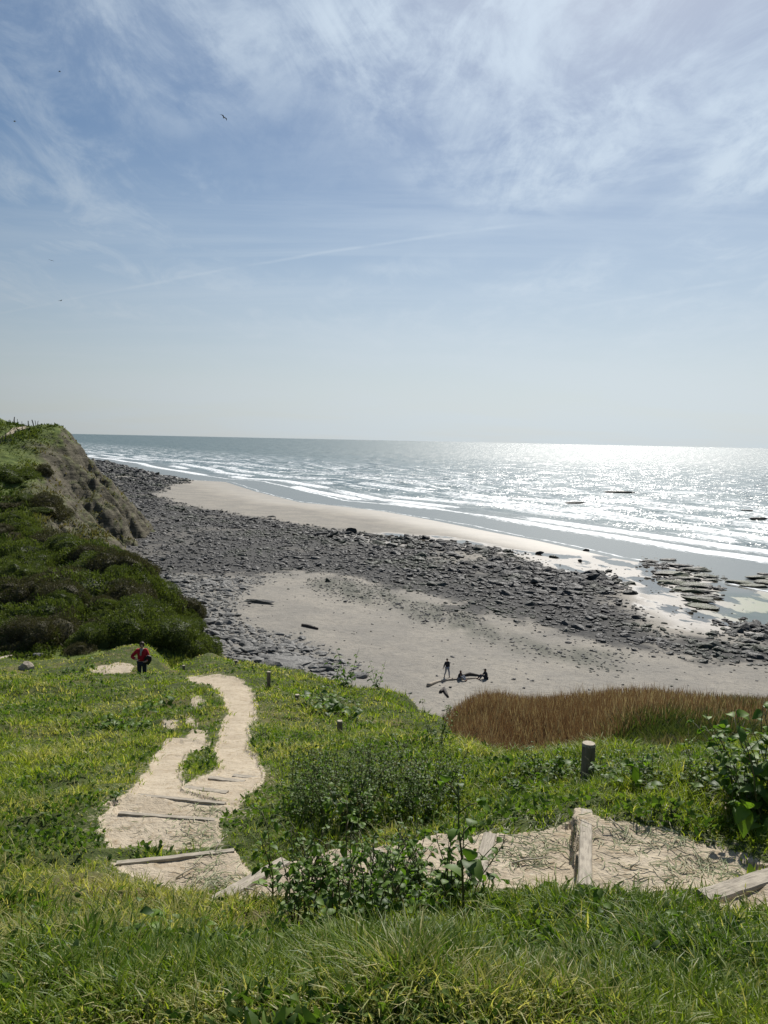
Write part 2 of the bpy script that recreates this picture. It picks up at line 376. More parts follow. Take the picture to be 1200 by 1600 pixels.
def path_field(x, y, z):
    """metres inside (+) or outside (-) the trodden path, and the level of the tread there (nan = none)"""
    lev = np.full(x.shape, np.nan); f = np.full(x.shape, -9.0)
    wx = .10*(fbm(x*5, y*5, 31, 3)-.5); wy = .10*(fbm(x*5+50, y*5, 33, 3)-.5)
    near = (y < 9) & (y > 2.2) & (np.abs(x) < 5)
    if near.any():
        xx = x[near]+wx[near]; yy = y[near]+wy[near]; lv = lev[near]; ff = f[near]
        for L, poly in TRE_W:
            s = sdf(xx, yy, poly); lv = np.where(s > -.02, L, lv); ff = np.maximum(ff, s)
        lev[near] = lv; f[near] = ff
    px, py = project(x, y, z); r = np.hypot(x, y)
    m = (px > 130) & (px < 1160) & (py > 1030) & (py < 1290) & (r < 40) & (y > 2)
    if m.any():
        g = np.full(m.sum(), -9.0); k = r[m]/F_PX
        qx = px[m]+14*(fbm(x[m]*2.2, y[m]*2.2, 37, 3)-.5); qy = py[m]+7*(fbm(x[m]*2.2+9, y[m]*2.2, 39, 3)-.5)
        for t in TRAILS: g = np.maximum(g, sdf(qx, qy, t)*k)
        f[m] = np.maximum(f[m], g)
    return f, lev
def hill_h(x, y, full=False):
    x = np.asarray(x, float); y = np.asarray(y, float)
    r = np.maximum(np.hypot(x, y), .45); b = hill_base(x, y); f, lev = path_field(x, y, b)
    out = smooth(-f, 0, .25)
    z = b+hill_detail(x, y, r)*out
    tz = np.where(np.isnan(lev), b-.03, lev)+.045*(fbm(x*4, y*4, 41, 4)-.5)+.006*(fbm(x*25, y*25, 43, 2)-.5)
    onp = f > -.005
    z = np.where(onp, np.where(np.isnan(lev), tz, tz), z)
    z = np.where(~onp & ~np.isnan(lev), np.minimum(z, lev+.10), z)
    return (z, f, lev) if full else z

az = np.concatenate([np.linspace(-180, -60, 60)[:-1], np.linspace(-60, -30, 70)[:-1], np.linspace(-30, 30, 620)[:-1], np.linspace(30, 60, 70)[:-1], np.linspace(60, 180, 60)])
az = R(1)*az
rr = np.exp(np.concatenate([np.linspace(math.log(.5), math.log(2.0), 90)[:-1], np.linspace(math.log(2.0), math.log(9), 330)[:-1], np.linspace(math.log(9), math.log(85), 260)]))
A, RR = np.meshgrid(az, rr, indexing='ij'); X = np.sin(A)*RR; Y = np.cos(A)*RR
Z, Fp, LV = hill_h(X, Y, True)
HAZ, HLR, HZ, HF = az.copy(), np.log(rr), Z.copy(), Fp.copy()
verts = np.stack([X, Y, Z], -1).reshape(-1, 3); faces = grid_faces(len(az), len(rr))
HB = bare_field(X, Y, Z); WORN = np.maximum(np.maximum(smooth(Fp, -.12, .03), .43*smooth(Fp, -.5, -.06)), HB); fp = Fp.reshape(-1); fsel = fp[faces].mean(1) > -.01
def sub(verts, faces, attrs):
    used = np.unique(faces); mp = np.full(len(verts), -1, np.int64); mp[used] = np.arange(len(used))
    return verts[used], mp[faces], {k: v[used] for k, v in attrs.items()}

# ---- ground materials
def earth_col(nt, p):
    a = nt.noise(p, 2.0, 5, .6); b = nt.noise(p, 12, 6, .65); c = nt.noise(p, 90, 3, .6); d_ = nt.noise(p, 35, 2, .5)
    col = nt.mix(nt.ramp(a, .35, .65), (.46, .392, .292), (.385, .322, .236))
    col = nt.mix(nt.ramp(b, .48, .70), col, (.30, .235, .155))
    col = nt.mix(nt.math('MULTIPLY', nt.ramp(c, .60, .70), .5), col, (.20, .16, .11))
    col = nt.mix(nt.math('MULTIPLY', nt.ramp(d_, .70, .73), .6), col, (.52, .47, .38))
    return col, nt.math('MULTIPLY', nt.math('ADD', a, nt.math('ADD', nt.math('MULTIPLY', b, .5), nt.math('MULTIPLY', c, .25))), .6)
def mk_path():
    m, nt, out = material("dry_earth"); p = pos(nt); col, h = earth_col(nt, p)
    principled(nt, out, col, .95, nt.bump(h, .7, .03), .1); return m
def mk_ground():
    m, nt, out = material("turf_soil"); p = pos(nt)
    a = nt.noise(p, .6, 5, .6); b = nt.noise(p, 6, 5, .65); c = nt.noise(p, 40, 3, .6)
    col = nt.mix(nt.ramp(b, .35, .65), (.035, .050, .013), (.075, .092, .026))
    col = nt.mix(nt.ramp(a, .52, .68), col, (.12, .105, .045))
    col = nt.mix(nt.math('MULTIPLY', nt.ramp(c, .55, .7), .5), col, (.13, .12, .06))
    ec, eh = earth_col(nt, p); w = nt.attr('worn'); fine = nt.noise(p, 16, 5, .7)
    k = nt.ramp(nt.math('ADD', w, nt.math('MULTIPLY_ADD', fine, .9, -.45)), .42, .62)
    principled(nt, out, nt.mix(k, col, ec), .93, nt.bump(nt.math('ADD', nt.math('ADD', b, nt.math('MULTIPLY', c, .4)), eh), .8, .035), .12)
    return m
M_TURF, M_EARTH = mk_ground(), mk_path()
v1, f1, at_ = sub(verts, faces[~fsel], dict(worn=WORN.ravel())); o = mesh_np("hillside", v1, f1, M_TURF, attrs=at_); tag(o, kind="structure")
v1, f1, at_ = sub(verts, faces[fsel], dict(worn=WORN.ravel())); o = mesh_np("path", v1, f1, M_TURF, attrs=at_); tag(o, kind="structure")

# ---------------------------------------------------------------- cliff (far headland and gorse slope)
CC = []
def k_y(px, py, Y): CC.append(at_y(px, py, Y))
for a in [(0, 655, 188), (-200, 648, 200), (20, 661, 180), (45, 665, 174), (90, 664, 166), (110, 676, 163), (130, 692, 160), (160, 724, 157), (200, 778, 152), (228, 832, 148),
          (0, 680, 160), (-200, 680, 160), (60, 700, 148), (0, 715, 138), (-200, 720, 135), (100, 728, 146), (130, 760, 140), (60, 760, 126), (0, 775, 120), (-200, 780, 115), (130, 800, 128), (180, 840, 122),
          (60, 830, 108), (0, 850, 98), (-200, 850, 95), (60, 862, 94), (130, 862, 92), (200, 882, 90), (235, 905, 84), (180, 890, 82), (100, 900, 78), (0, 920, 74), (-200, 930, 72),
          (100, 955, 66), (200, 955, 70), (270, 945, 76), (280, 990, 68), (330, 1010, 67), (150, 1015, 56), (50, 1025, 54), (230, 1015, 58), (-200, 1030, 53)]: k_y(*a)
for px, py in [(238, 850), (225, 885), (255, 935), (300, 975), (345, 1022)]: CC.append(at_z(px, py, 2.3))
for p in [(-25, 100, -3.), (-20, 70, -1.), (-30, 125, -4.), (-45, 175, -4.), (-70, 190, 0), (-85, 215, 1), (-75, 185, 10), (-95, 200, 20), (-110, 235, 10), (-140, 235, 24), (-120, 250, 2), (-150, 270, 12), (-190, 300, 24), (-175, 330, 1), (-230, 420, 1), (-280, 380, 22), (-10, 60, 0.), (-8, 52, 2.)]:
    CC.append(np.array(p, float))
cliff_t = TPS(CC, 3e-4)
def cliff_h(x, y):
    az_ = np.arctan2(x, y); r = np.hypot(x, y); z = cliff_t(np.clip(az_, -1.0, .02), np.clip(r, 40, 460))
    rough = smooth(r, 50, 110)
    cu = x*.6+y*.8; cv = -x*.8+y*.6
    gully = np.abs(fbm(cu*.07, (x+z*.9)*.02, 61, 4)-.5)*2
    n = (fbm(x*.05, y*.05, 63, 5, .55)-.5)*3.6+(fbm(x*.28, y*.28, 65, 4, .6)-.5)*2.0
    px, py = project(x, y, z)
    face = smooth(px, 60, 130)*smooth(py, 665, 700)*smooth(r, 95, 120)
    g2 = np.abs(fbm(cu*.16+z*.05, z*.05+cv*.02, 68, 4, .6)-.5)*2
    return z+n*(.35+.65*rough)*.75 - face*(1-gully)**3*3.2 - face*(1-g2)**4*2.0 + face*(fbm(cu*.22, z*.6, 67, 5, .65)-.5)*2.6
az = R(1)*np.concatenate([np.linspace(-57, -28, 60)[:-1], np.linspace(-28, 1, 330)])
rr = np.exp(np.linspace(math.log(46), math.log(440), 560))
A, RR = np.meshgrid(az, rr, indexing='ij'); X = np.sin(A)*RR; Y = np.cos(A)*RR
Z = cliff_h(X, Y); _px, _py = project(X, Y, Z); _n = (fbm(X*.12, Y*.12+Z*.1, 69, 4)-.5)
ERO = smooth(_px+110*_n, 25, 85)*smooth(_py+60*_n, 682, 712)*smooth(_py+50*_n, 905, 860); KAZ, KLR, KZ = az.copy(), np.log(rr), Z.copy()
def mk_cliff():
    m, nt, out = material("cliff_earth"); p = pos(nt)
    g = nt.n('ShaderNodeNewGeometry'); sp = nt.n('ShaderNodeSeparateXYZ'); nt.lk(g.outputs['Normal'], sp.inputs[0]); up = sp.outputs[2]
    sp2 = nt.n('ShaderNodeSeparateXYZ'); nt.lk(p, sp2.inputs[0])
    a = nt.noise(p, .12, 5, .6); b = nt.noise(p, .8, 6, .65); st = nt.noise(nt.mapping(p, scale=(.25, .25, 1.6), rot=(.35, .2, 0)), .8, 6, .65)
    grass = nt.mix(nt.ramp(b, .35, .65), (.065, .095, .02), (.13, .16, .04))
    earth = nt.mix(nt.ramp(st, .35, .65), (.135, .120, .085), (.052, .046, .031))
    earth = nt.mix(nt.ramp(a, .5, .7), earth, (.075, .075, .035))
    k = nt.ramp(nt.math('ADD', up, nt.math('MULTIPLY_ADD', b, .5, -.25)), .72, .90)
    kb = nt.ramp(nt.math('ADD', nt.math('MULTIPLY', up, .6), nt.math('MULTIPLY', a, .8)), .86, .98)
    k = nt.math('MAXIMUM', k, nt.math('MULTIPLY', kb, .8)); k = nt.math('MULTIPLY', k, nt.math('SUBTRACT', 1.0, nt.math('MULTIPLY', nt.attr('eroded'), .72)))
    principled(nt, out, nt.mix(k, earth, grass), .95, nt.bump(nt.math('ADD', b, st), .9, .5), .12)
    return m
o = mesh_np("cliff", np.stack([X, Y, Z], -1).reshape(-1, 3), grid_faces(len(az), len(rr)), mk_cliff(), attrs=dict(eroded=ERO.ravel())); tag(o, kind="structure")

# ---------------------------------------------------------------- beach
DARK_PX = [(110, 712), (170, 722), (230, 736), (285, 748), (302, 752), (262, 762), (250, 772), (285, 788), (330, 795), (370, 801), (430, 812), (470, 818), (540, 828), (600, 836), (680, 836), (740, 850), (800, 862), (860, 886), (925, 893), (955, 905), (985, 912), (990, 925), (985, 945), (1010, 962), (1040, 978), (1070, 990), (1115, 992), (1118, 968), (1200, 976), (1330, 990),
           (1330, 1062), (1200, 1048), (1150, 1042), (1050, 1026), (950, 1016), (880, 1002), (820, 985), (760, 968), (700, 952), (640, 928), (560, 908), (480, 898), (420, 902), (350, 905), (200, 905), (150, 880), (150, 850), (140, 820), (120, 770), (100, 730)]
SLAB_PX = [(150, 880), (240, 895), (350, 898), (420, 903), (400, 925), (370, 935), (375, 960), (420, 985), (470, 995), (505, 1012), (530, 1035), (525, 1056), (400, 1050), (330, 1020), (250, 1000), (190, 940)]
WET_PX = [(540, 838), (600, 832), (700, 838), (760, 850), (830, 862), (905, 868), (980, 870), (1060, 880), (1130, 905), (1300, 930), (1300, 985), (1110, 990), (1040, 980), (990, 940), (985, 915), (930, 900), (860, 890), (800, 868), (720, 856), (600, 852)]
ALGAE_PX = [(1120, 925), (1180, 930), (1300, 940), (1300, 985), (1130, 965)]
BAND_PX = [(520, 905), (600, 925), (680, 945), (760, 975), (860, 1005), (960, 1022), (960, 1045), (850, 1030), (740, 1000), (640, 965), (560, 940), (500, 915)]
def beach_pt(px, py): return hit(px, py, lambda a, b: beach_h(a, b))
def to_world(poly): return np.array([beach_pt(x, y)[:2] for x, y in poly])
DARK_W, SLAB_W, WET_W, ALGAE_W, BAND_W = [to_world(p) for p in (DARK_PX, SLAB_PX, WET_PX, ALGAE_PX, BAND_PX)]
az = R(1)*np.concatenate([np.linspace(-60, -29, 60)[:-1], np.linspace(-29, 29, 480)[:-1], np.linspace(29, 80, 90)])
rr = np.exp(np.linspace(math.log(38), math.log(1300), 620))
A, RR = np.meshgrid(az, rr, indexing='ij'); X = np.sin(A)*RR; Y = np.cos(A)*RR
D = shore(X, Y); Z = beach_h(X, Y, D)
wN = (fbm(X*.12, Y*.12, 71, 4)-.5)*8
dark = smooth(sdf(X, Y, DARK_W)+wN+(fbm(X*.6, Y*.6, 73, 3)-.5)*7, -.5, 4.5); slab = smooth(sdf(X, Y, SLAB_W)+wN*.5, -2, 2); wet = smooth(sdf(X, Y, WET_W)+wN*.4, -3, 3)
dark = dark*np.clip(smooth(fbm(X*.07, Y*.07, 511, 4)+.12*(fbm(X*.5, Y*.5, 75, 3)-.5), .28, .44)+smooth(D, 30, 50)*.75, .1, 1)
algae = smooth(sdf(X, Y, ALGAE_W)+wN, -4, 4); band = smooth(sdf(X, Y, BAND_W)+wN*.6, -2.5, 2.0)
damp = np.maximum(smooth(D+wN*.8, 26, 3)*(1-dark*.3), wet)
def mk_beach():
    m, nt, out = material("beach_sand"); p = pos(nt)
    a = nt.noise(p, .15, 5, .6); b = nt.noise(p, 1.6, 6, .7); c = nt.noise(p, 9, 3, .7)
    dk, sl, wt, al, bd, dp = [nt.attr(k) for k in ('dark', 'slab', 'wet', 'algae', 'band', 'damp')]
    sand = nt.mix(nt.ramp(a, .35, .65), (.29, .262, .215), (.225, .207, .175))
    spk = nt.math('MULTIPLY', nt.ramp(nt.math('ADD', nt.math('MULTIPLY', b, .5), nt.math('MULTIPLY', c, .5)), .47, .60), nt.ramp(dp, .1, .0, 0, .8)); sand = nt.mix(spk, sand, (.16, .15, .13))
    st = nt.noise(nt.mapping(p, scale=(.5, .12, 1), rot=(0, 0, -.56)), 1.2, 5, .65)
    sand = nt.mix(nt.math('MULTIPLY', bd, nt.ramp(st, .34, .60, .25, .95)), sand, (.095, .095, .072))
    sand = nt.mix(nt.math('MULTIPLY', sl, nt.ramp(b, .3, .6, .2, .8)), sand, (.15, .145, .13))
    sand = nt.mix(dk, sand, nt.mix(nt.ramp(b, .4, .6), (.020, .020, .019), (.055, .052, .046)))
    sand = nt.mix(nt.math('MULTIPLY', dp, .45), sand, (.24, .205, .15))
    flat = nt.mix(nt.ramp(b, .4, .65), (.085, .07, .052), (.17, .145, .11))
    sand = nt.mix(nt.math('MULTIPLY', wt, .75), sand, flat)
    sand = nt.mix(nt.math('MULTIPLY', al, nt.ramp(b, .3, .6, .3, 1)), sand, (.085, .115, .04))
    pool = nt.math('MULTIPLY', wt, nt.ramp(nt.noise(nt.mapping(p, scale=(1, .6, 1), rot=(0, 0, .5)), .16, 4, .6), .47, .55))
    ro = nt.math('SUBTRACT', nt.math('MULTIPLY_ADD', dp, -.38, .92), nt.math('MULTIPLY', pool, .48), clamp=True)
    ro = nt.math('MAXIMUM', ro, .06)
    h = nt.math('MULTIPLY', nt.math('ADD', b, nt.math('MULTIPLY', c, .3)), nt.math('SUBTRACT', 1.0, nt.math('MAXIMUM', nt.math('MULTIPLY', dp, .93), pool)))
    principled(nt, out, nt.mix(nt.math('MULTIPLY', pool, .5), sand, (.06, .06, .05)), ro, nt.bump(h, .9, .16), .4)
    return m
o = mesh_np("beach", np.stack([X, Y, Z], -1).reshape(-1, 3), grid_faces(len(az), len(rr)), mk_beach(),
            attrs=dict(dark=dark.ravel(), slab=slab.ravel(), wet=wet.ravel(), algae=algae.ravel(), band=band.ravel(), damp=damp.ravel())); tag(o, kind="structure")

# ---------------------------------------------------------------- sea
az = R(1)*np.concatenate([np.linspace(-75, -29, 50)[:-1], np.linspace(-29, 29, 480)[:-1], np.linspace(29, 80, 60)])
rr = np.exp(np.concatenate([np.linspace(math.log(70), math.log(1200), 800)[:-1], np.linspace(math.log(1200), math.log(40000), 140)]))
A, RR = np.meshgrid(az, rr, indexing='ij'); X = np.sin(A)*RR; Y = np.cos(A)*RR
D = -shore(X, Y); T = X*TC[0]+Y*TC[1]
FR = 22+10*(fbm(T*.012, T*0, 81, 2)-.5)                       # the swash sheet lies inside this line
def breaker(d0, w, seed, wob=14):
    """height profile of one rolling crest, and its foam, along the coast"""
    c = d0+wob*(fbm(T*.011, T*0+seed, seed, 3)-.5)*2
    q = (D-c)/w; k = smooth(fbm(T*.02+seed, T*0, seed+5, 2), .32, .5)
    crest = np.exp(-np.where(q < 0, (q*2.2)**2, q**2))
    foam = np.exp(-np.where(q > 0, (q*1.6)**2, (q*.42)**2))*k
    return crest*k, foam
crest = np.zeros_like(X); foam = np.zeros_like(X)
for i, (d0, w, hgt) in enumerate([(26, 3, .12), (37, 3.5, .25), (52, 4, .42), (70, 4.5, .55), (92, 5, .6), (120, 5.5, .6), (150, 6, .55), (188, 6, .5), (235, 6, .4), (300, 7, .35)]):
    c_, f_ = breaker(d0, w, 90+i*3, 5+i*3.2); crest += c_*hgt; foam = np.maximum(foam, f_*(1-.065*i))
act = smooth(D, 14, 60)
fade = smooth(RR, 1300, 500)
swell = (fbm((D+20*(fbm(T*.008, D*.01, 101, 2)-.5))*.085, T*.018, 103, 3)-.5)*.55 + (fbm(D*.35, T*.12, 107, 3, .6)-.5)*.30
Z = (crest+swell*act)*fade
edge = smooth(np.abs(D-(2+7*(fbm(T*.03, T*0, 111, 3)-.5))), 1.4, 0)*.8          # lacy foam line on the sand
edge2 = smooth(np.abs(D-FR), 2.6, 0)*.9
foam = np.maximum(foam, edge2)
foam = np.maximum(foam*1.0, edge)
Z = np.where(D < 0, Z*0+.0, Z) + .012
def mk_sea():
    m, nt, out = material("sea_water"); p = pos(nt); sh = nt.attr('shore', 'Vector'); fo = nt.attr('foam'); ac = nt.attr('act'); far = nt.attr('far')
    n1 = nt.noise(nt.mapping(sh, scale=(.9, .35, 1)), .9, 6, .68); n2 = nt.noise(nt.mapping(sh, scale=(1, .22, 1)), .16, 6, .62); n3 = nt.noise(nt.mapping(sh, scale=(1, .3, 1)), .035, 5, .6)
    n4 = nt.noise(p, .11, 6, .7)
    f = nt.math('MULTIPLY', nt.ramp(nt.math('ADD', nt.math('MULTIPLY', n1, .9), nt.math('MULTIPLY', fo, .47)), .68, .88), nt.ramp(fo, .05, .3))
    surf = nt.math('MULTIPLY', nt.attr('surf'), nt.ramp(nt.math('ADD', n2, nt.math('MULTIPLY', n1, .35)), .70, .80))
    f = nt.math('MAXIMUM', f, nt.math('MULTIPLY', surf, .8))
    caps = nt.math('MULTIPLY', nt.ramp(nt.math('ADD', n2, nt.math('MULTIPLY', n4, .25)), .76, .82), nt.math('MULTIPLY', ac, .6))
    f = nt.math('MAXIMUM', f, caps)
    col = nt.mix(nt.ramp(n3, .35, .65), (.055, .095, .098), (.075, .115, .108))
    shallow = nt.math('SUBTRACT', 1.0, ac)
    col = nt.mix(shallow, col, (.15, .16, .145))
    g = nt.n('ShaderNodeNewGeometry').outputs['Normal']
    def slope(vec, sc, det, amp):
        c_ = nt.noise(vec, sc, det, .72, 0, 1); q = nt.n('ShaderNodeVectorMath', operation='SUBTRACT'); nt.lk(c_, q.inputs[0]); q.inputs[1].default_value = (.5, .5, .5)
        r_ = nt.n('ShaderNodeVectorMath', operation='MULTIPLY'); nt.lk(q.outputs[0], r_.inputs[0]); r_.inputs[1].default_value = (amp, amp, 0); return r_.outputs[0]
    sv = nt.mapping(p, rot=(0, 0, .56)); sv = nt.mapping(sv, scale=(1, .45, 1))
    ad = nt.n('ShaderNodeVectorMath', operation='ADD'); nt.lk(slope(sv, 1.1, 6, 2.3), ad.inputs[0]); nt.lk(slope(sv, .12, 4, 1.3), ad.inputs[1])
    scl = nt.n('ShaderNodeVectorMath', operation='SCALE'); nt.lk(ad.outputs[0], scl.inputs[0]); nt.put(scl.inputs['Scale'], nt.math('MULTIPLY_ADD', ac, .97, .03))
    a2 = nt.n('ShaderNodeVectorMath', operation='ADD'); nt.lk(scl.outputs[0], a2.inputs[0]); nt.lk(g, a2.inputs[1])
    bp = nt.n('ShaderNodeVectorMath', operation='NORMALIZE'); nt.lk(a2.outputs[0], bp.inputs[0])
    w = principled(nt, None, col, nt.ramp(far, 0, 1, .26, .36), bp.outputs[0], .44, IOR=1.33)
    fm = principled(nt, None, (.78, .80, .80), .7, bp.outputs[0], .3)
    mx = nt.n('ShaderNodeMixShader'); nt.put(mx.inputs[0], f); nt.lk(w.outputs[0], mx.inputs[1]); nt.lk(fm.outputs[0], mx.inputs[2]); nt.lk(mx.outputs[0], out.inputs[0])
    return m
surf = smooth(D, 30, 60)*smooth(D, 330, 160)
o = mesh_np("sea", np.stack([X, Y, Z], -1).reshape(-1, 3), grid_faces(len(az), len(rr)), mk_sea(),
            attrs=dict(shore=np.stack([D, T, 0*T], -1).reshape(-1, 3), foam=foam.ravel(), act=act.ravel(), far=smooth(RR, 200, 1500).ravel(), surf=surf.ravel())); tag(o, kind="structure")
#==PART2==
def grid_q(x, y, GA, GL, *arrs):
    a = np.arctan2(x, y); l = np.log(np.maximum(np.hypot(x, y), .5))
    i = np.clip(np.searchsorted(GA, a)-1, 0, len(GA)-2); j = np.clip(np.searchsorted(GL, l)-1, 0, len(GL)-2)
    u = np.clip((a-GA[i])/(GA[i+1]-GA[i]), 0, 1); v = np.clip((l-GL[j])/(GL[j+1]-GL[j]), 0, 1)
    r = [(g[i, j]*(1-u)+g[i+1, j]*u)*(1-v)+(g[i, j+1]*(1-u)+g[i+1, j+1]*u)*v for g in arrs]
    return r if len(r) > 1 else r[0]
def hill_q(x, y): return grid_q(np.asarray(x, float), np.asarray(y, float), HAZ, HLR, HZ)
def hill_qf(x, y): return grid_q(x, y, HAZ, HLR, HZ, HF)
def bare_q(x, y): return grid_q(x, y, HAZ, HLR, HB)
def ero_q(x, y): return grid_q(x, y, KAZ, KLR, ERO)
def cliff_q(x, y): return grid_q(np.asarray(x, float), np.asarray(y, float), KAZ, KLR, KZ)
def ground_q(x, y):
    x = np.asarray(x, float); y = np.asarray(y, float)
    z = np.maximum(hill_q(x, y), beach_h(x, y)); k = (np.hypot(x, y) > 47) & (np.arctan2(x, y) < 0)
    return np.where(k, np.maximum(z, cliff_q(x, y)), z)
# which hillside cells can be seen (with a margin), so that hidden slopes carry no grass
_el = (HZ+.35-CAM_Z)/np.exp(HLR)[None]; _run = np.maximum.accumulate((HZ-CAM_Z)/np.exp(HLR)[None], axis=1)
HVIS = (_el > _run-.012).astype(float)

# ---------------------------------------------------------------- blades of grass
def blades(x, y, z, length, width, lean, dirn, face, segs=(0, .45, .8, 1.0), wid=(1, .9, .55, .06)):
    n = len(x); ns = len(segs); V = np.empty((n, ns*2, 3), np.float32)
    cx, cy = np.cos(face), np.sin(face)
    for k, (t, w) in enumerate(zip(segs, wid)):
        out = lean*length*t**2; up = length*t*np.sqrt(np.maximum(1-(lean*t*.8)**2, .15))
        px = x+np.cos(dirn)*out; py = y+np.sin(dirn)*out; pz = z+up-.012
        hw = width*w*.5
        V[:, k*2, 0] = px-cx*hw; V[:, k*2, 1] = py-cy*hw; V[:, k*2, 2] = pz
        V[:, k*2+1, 0] = px+cx*hw; V[:, k*2+1, 1] = py+cy*hw; V[:, k*2+1, 2] = pz
    b = np.arange(n)[:, None]*(ns*2)
    Fs = [np.stack([b[:, 0]+k*2, b[:, 0]+k*2+1, b[:, 0]+k*2+3, b[:, 0]+k*2+2], -1) for k in range(ns-1)]
    return V.reshape(-1, 3), np.concatenate(Fs), ns*2
def grass_mat(name, g1, g2, dry, trans=.38, rough=.5, spec=.35):
    m, nt, out = material(name)
    t = nt.attr('tint'); d_ = nt.attr('dry')
    c = nt.mix(d_, nt.mix(t, g1, g2), dry)
    p = principled(nt, None, c, rough, None, spec); tr = nt.n('ShaderNodeBsdfTranslucent')
    nt.lk(nt.mix(1.0, c, (1.15, 1.2, .55), 'MULTIPLY'), tr.inputs[0])
    mx = nt.n('ShaderNodeMixShader'); mx.inputs[0].default_value = trans
    nt.lk(p.outputs[0], mx.inputs[1]); nt.lk(tr.outputs[0], mx.inputs[2]); nt.lk(mx.outputs[0], out.inputs[0])
    return m
def grass_field(name, N, r0_, r1_, per, seed, lenf, mat, power=1.0, az0=-33, az1=33):
    g = np.random.default_rng(seed)
    l = np.log(r0_)+(np.log(r1_)-np.log(r0_))*g.random(N)**power
    a = R(az0)+R(az1-az0)*g.random(N); r = np.exp(l); x = np.sin(a)*r; y = np.cos(a)*r
    z, f = hill_qf(x, y); vis = grid_q(x, y, HAZ, HLR, HVIS)
    patch = fbm(x*.9, y*.9, 201, 3); patch2 = fbm(x*.35, y*.35, 207, 3)
    keep = (f < -.01-.12*g.random(N)**2) & (g.random(N) > bare_q(x, y)*.95) & (vis > .3) & (z > beach_h(x, y)+.1) & (g.random(N) < np.maximum(smooth(patch, .25, .5)*.7+.3, smooth(r, 6, 14)))
    x, y, r, f, patch, patch2 = [q[keep] for q in (x, y, r, f, patch, patch2)]
    n = len(x); T_ = np.repeat(np.arange(n), per)
    spread = np.repeat(.012+.0035*r, per)*2.2
    ang = g.random(n*per)*2*np.pi; rad = spread*np.sqrt(g.random(n*per))
    bx = x[T_]+np.cos(ang)*rad; by = y[T_]+np.sin(ang)*rad; bz, bf = hill_qf(bx, by)
    L = lenf(x, y, r, patch, patch2)[T_]*(.35+1.0*g.random(n*per)**1.3)
    L = L*(.58+.42*smooth(-f[T_], .02, .5))
    w = np.maximum(.0066, .00112*r[T_])*(.6+.8*g.random(n*per))
    dirn = ang+g.normal(0, .7, n*per); lean = np.clip(.15+.75*g.random(n*per)+.25*(rad/spread), 0, 1.15)
    face = dirn+np.pi/2+g.normal(0, .7, n*per)
    V, Fc, k = blades(bx, by, bz, L, w, lean, dirn, face, (0, .4, .75, 1.0))
    tint = np.clip(.5+1.7*(fbm(bx*.8, by*.8, 211, 4)-.5)+np.repeat(g.normal(0, .2, n), per)+g.normal(0, .12, len(bx)), 0, 1)
    dryp = smooth(fbm(bx*.7+31, by*.7, 221, 4), .50, .72)
    dry = np.where(g.random(len(bx)) < .12+.6*dryp, g.random(len(bx))*.6+.35, g.random(len(bx))*.12)
    return V, Fc, np.repeat(tint, k), np.repeat(dry, k)
def len_near(x, y, r, p, p2):
    L = .040+.075*smooth(p, .5, .75)+.03*smooth(p2, .5, .7)
    px, py = project(x, y, hill_q(x, y))
    tuft = np.exp(-(((px-660)/170)**2+((py-1530)/50)**2)); L = L+.10*tuft
    L = L+.015*smooth(py, 1480, 1580)
    bank = smooth(px, 650, 760)*smooth(py, 1300, 1250)*smooth(r, 4.6, 5.6); L = L+.03*bank
    L = L*(1+.012*np.minimum(r, 25))
    L = L*(.72+.28*smooth(r, 3, 6))
    return np.minimum(L, .045*r+.1)
M_GRASS = grass_mat("grass_blade", (.065, .145, .007), (.25, .32, .022), (.55, .48, .21), .5)
def len_tuft(x, y, r, p, p2): return np.minimum(.055+.06*p+.005*r, .15)*smooth(r, 1.2, 3)*.9+.03
parts = [grass_field('g', 62000, 1.35, 46, 9, 301, len_near, None, 1.0), grass_field('g', 3600, 1.6, 22, 22, 302, len_tuft, None, 1.0),
         grass_field('g', 11000, 1.3, 22, 9, 303, len_near, None, 1.0, 33, 54), grass_field('g', 11000, 1.3, 40, 9, 304, len_near, None, 1.0, -54, -33)]
off = 0; VV = []; FF = []; TT = []; DD = []
for V, Fc, t, d_ in parts: VV.append(V); FF.append(Fc+off); TT.append(t); DD.append(d_); off += len(V)
o = mesh_np("grass", np.concatenate(VV), np.concatenate(FF), M_GRASS, attrs=dict(tint=np.concatenate(TT), dry=np.concatenate(DD)), smooth_=True); tag(o, kind="stuff")
print("grass blades", sum(len(p[0]) for p in parts)//8)

# ---------------------------------------------------------------- reeds and tall dead stems in the gully
g = np.random.default_rng(401); N = 46000
Yr = 35+25*g.random(N)**.8; pxr = 640+700*g.random(N); xr = (pxr-600)/F_PX*Yr*1.02; zr = hill_q(xr, Yr)
edge_l = smooth(pxr+110*(fbm(xr*.3, Yr*.3, 5, 3)-.5), 625, 760)**1.5; front_green = smooth(pxr+80*(fbm(xr*.2, Yr*.2, 8, 3)-.5), 930, 1080)*smooth(Yr, 52.5, 49)*.8
keep = (g.random(N) < edge_l*(1-.93*front_green)) & (zr > beach_h(xr, Yr)-.25); xr, Yr, zr, pxr = [q[keep] for q in (xr, Yr, zr, pxr)]; n = len(xr)
Lr = (1.55+1.0*fbm(xr*.35, Yr*.35, 9, 4))*(.45+.65*g.random(n)**.6)*(.55+.45*smooth(pxr, 640, 780))*(1-.32*smooth(pxr, 860, 980))*.92*(.72+.28*smooth(-(Yr-57), 0, 6))*(1-.25*smooth(pxr, 1000, 1200))
tall = g.random(n) < .12; Lr = Lr*np.where(tall, 1.25, 1.0)
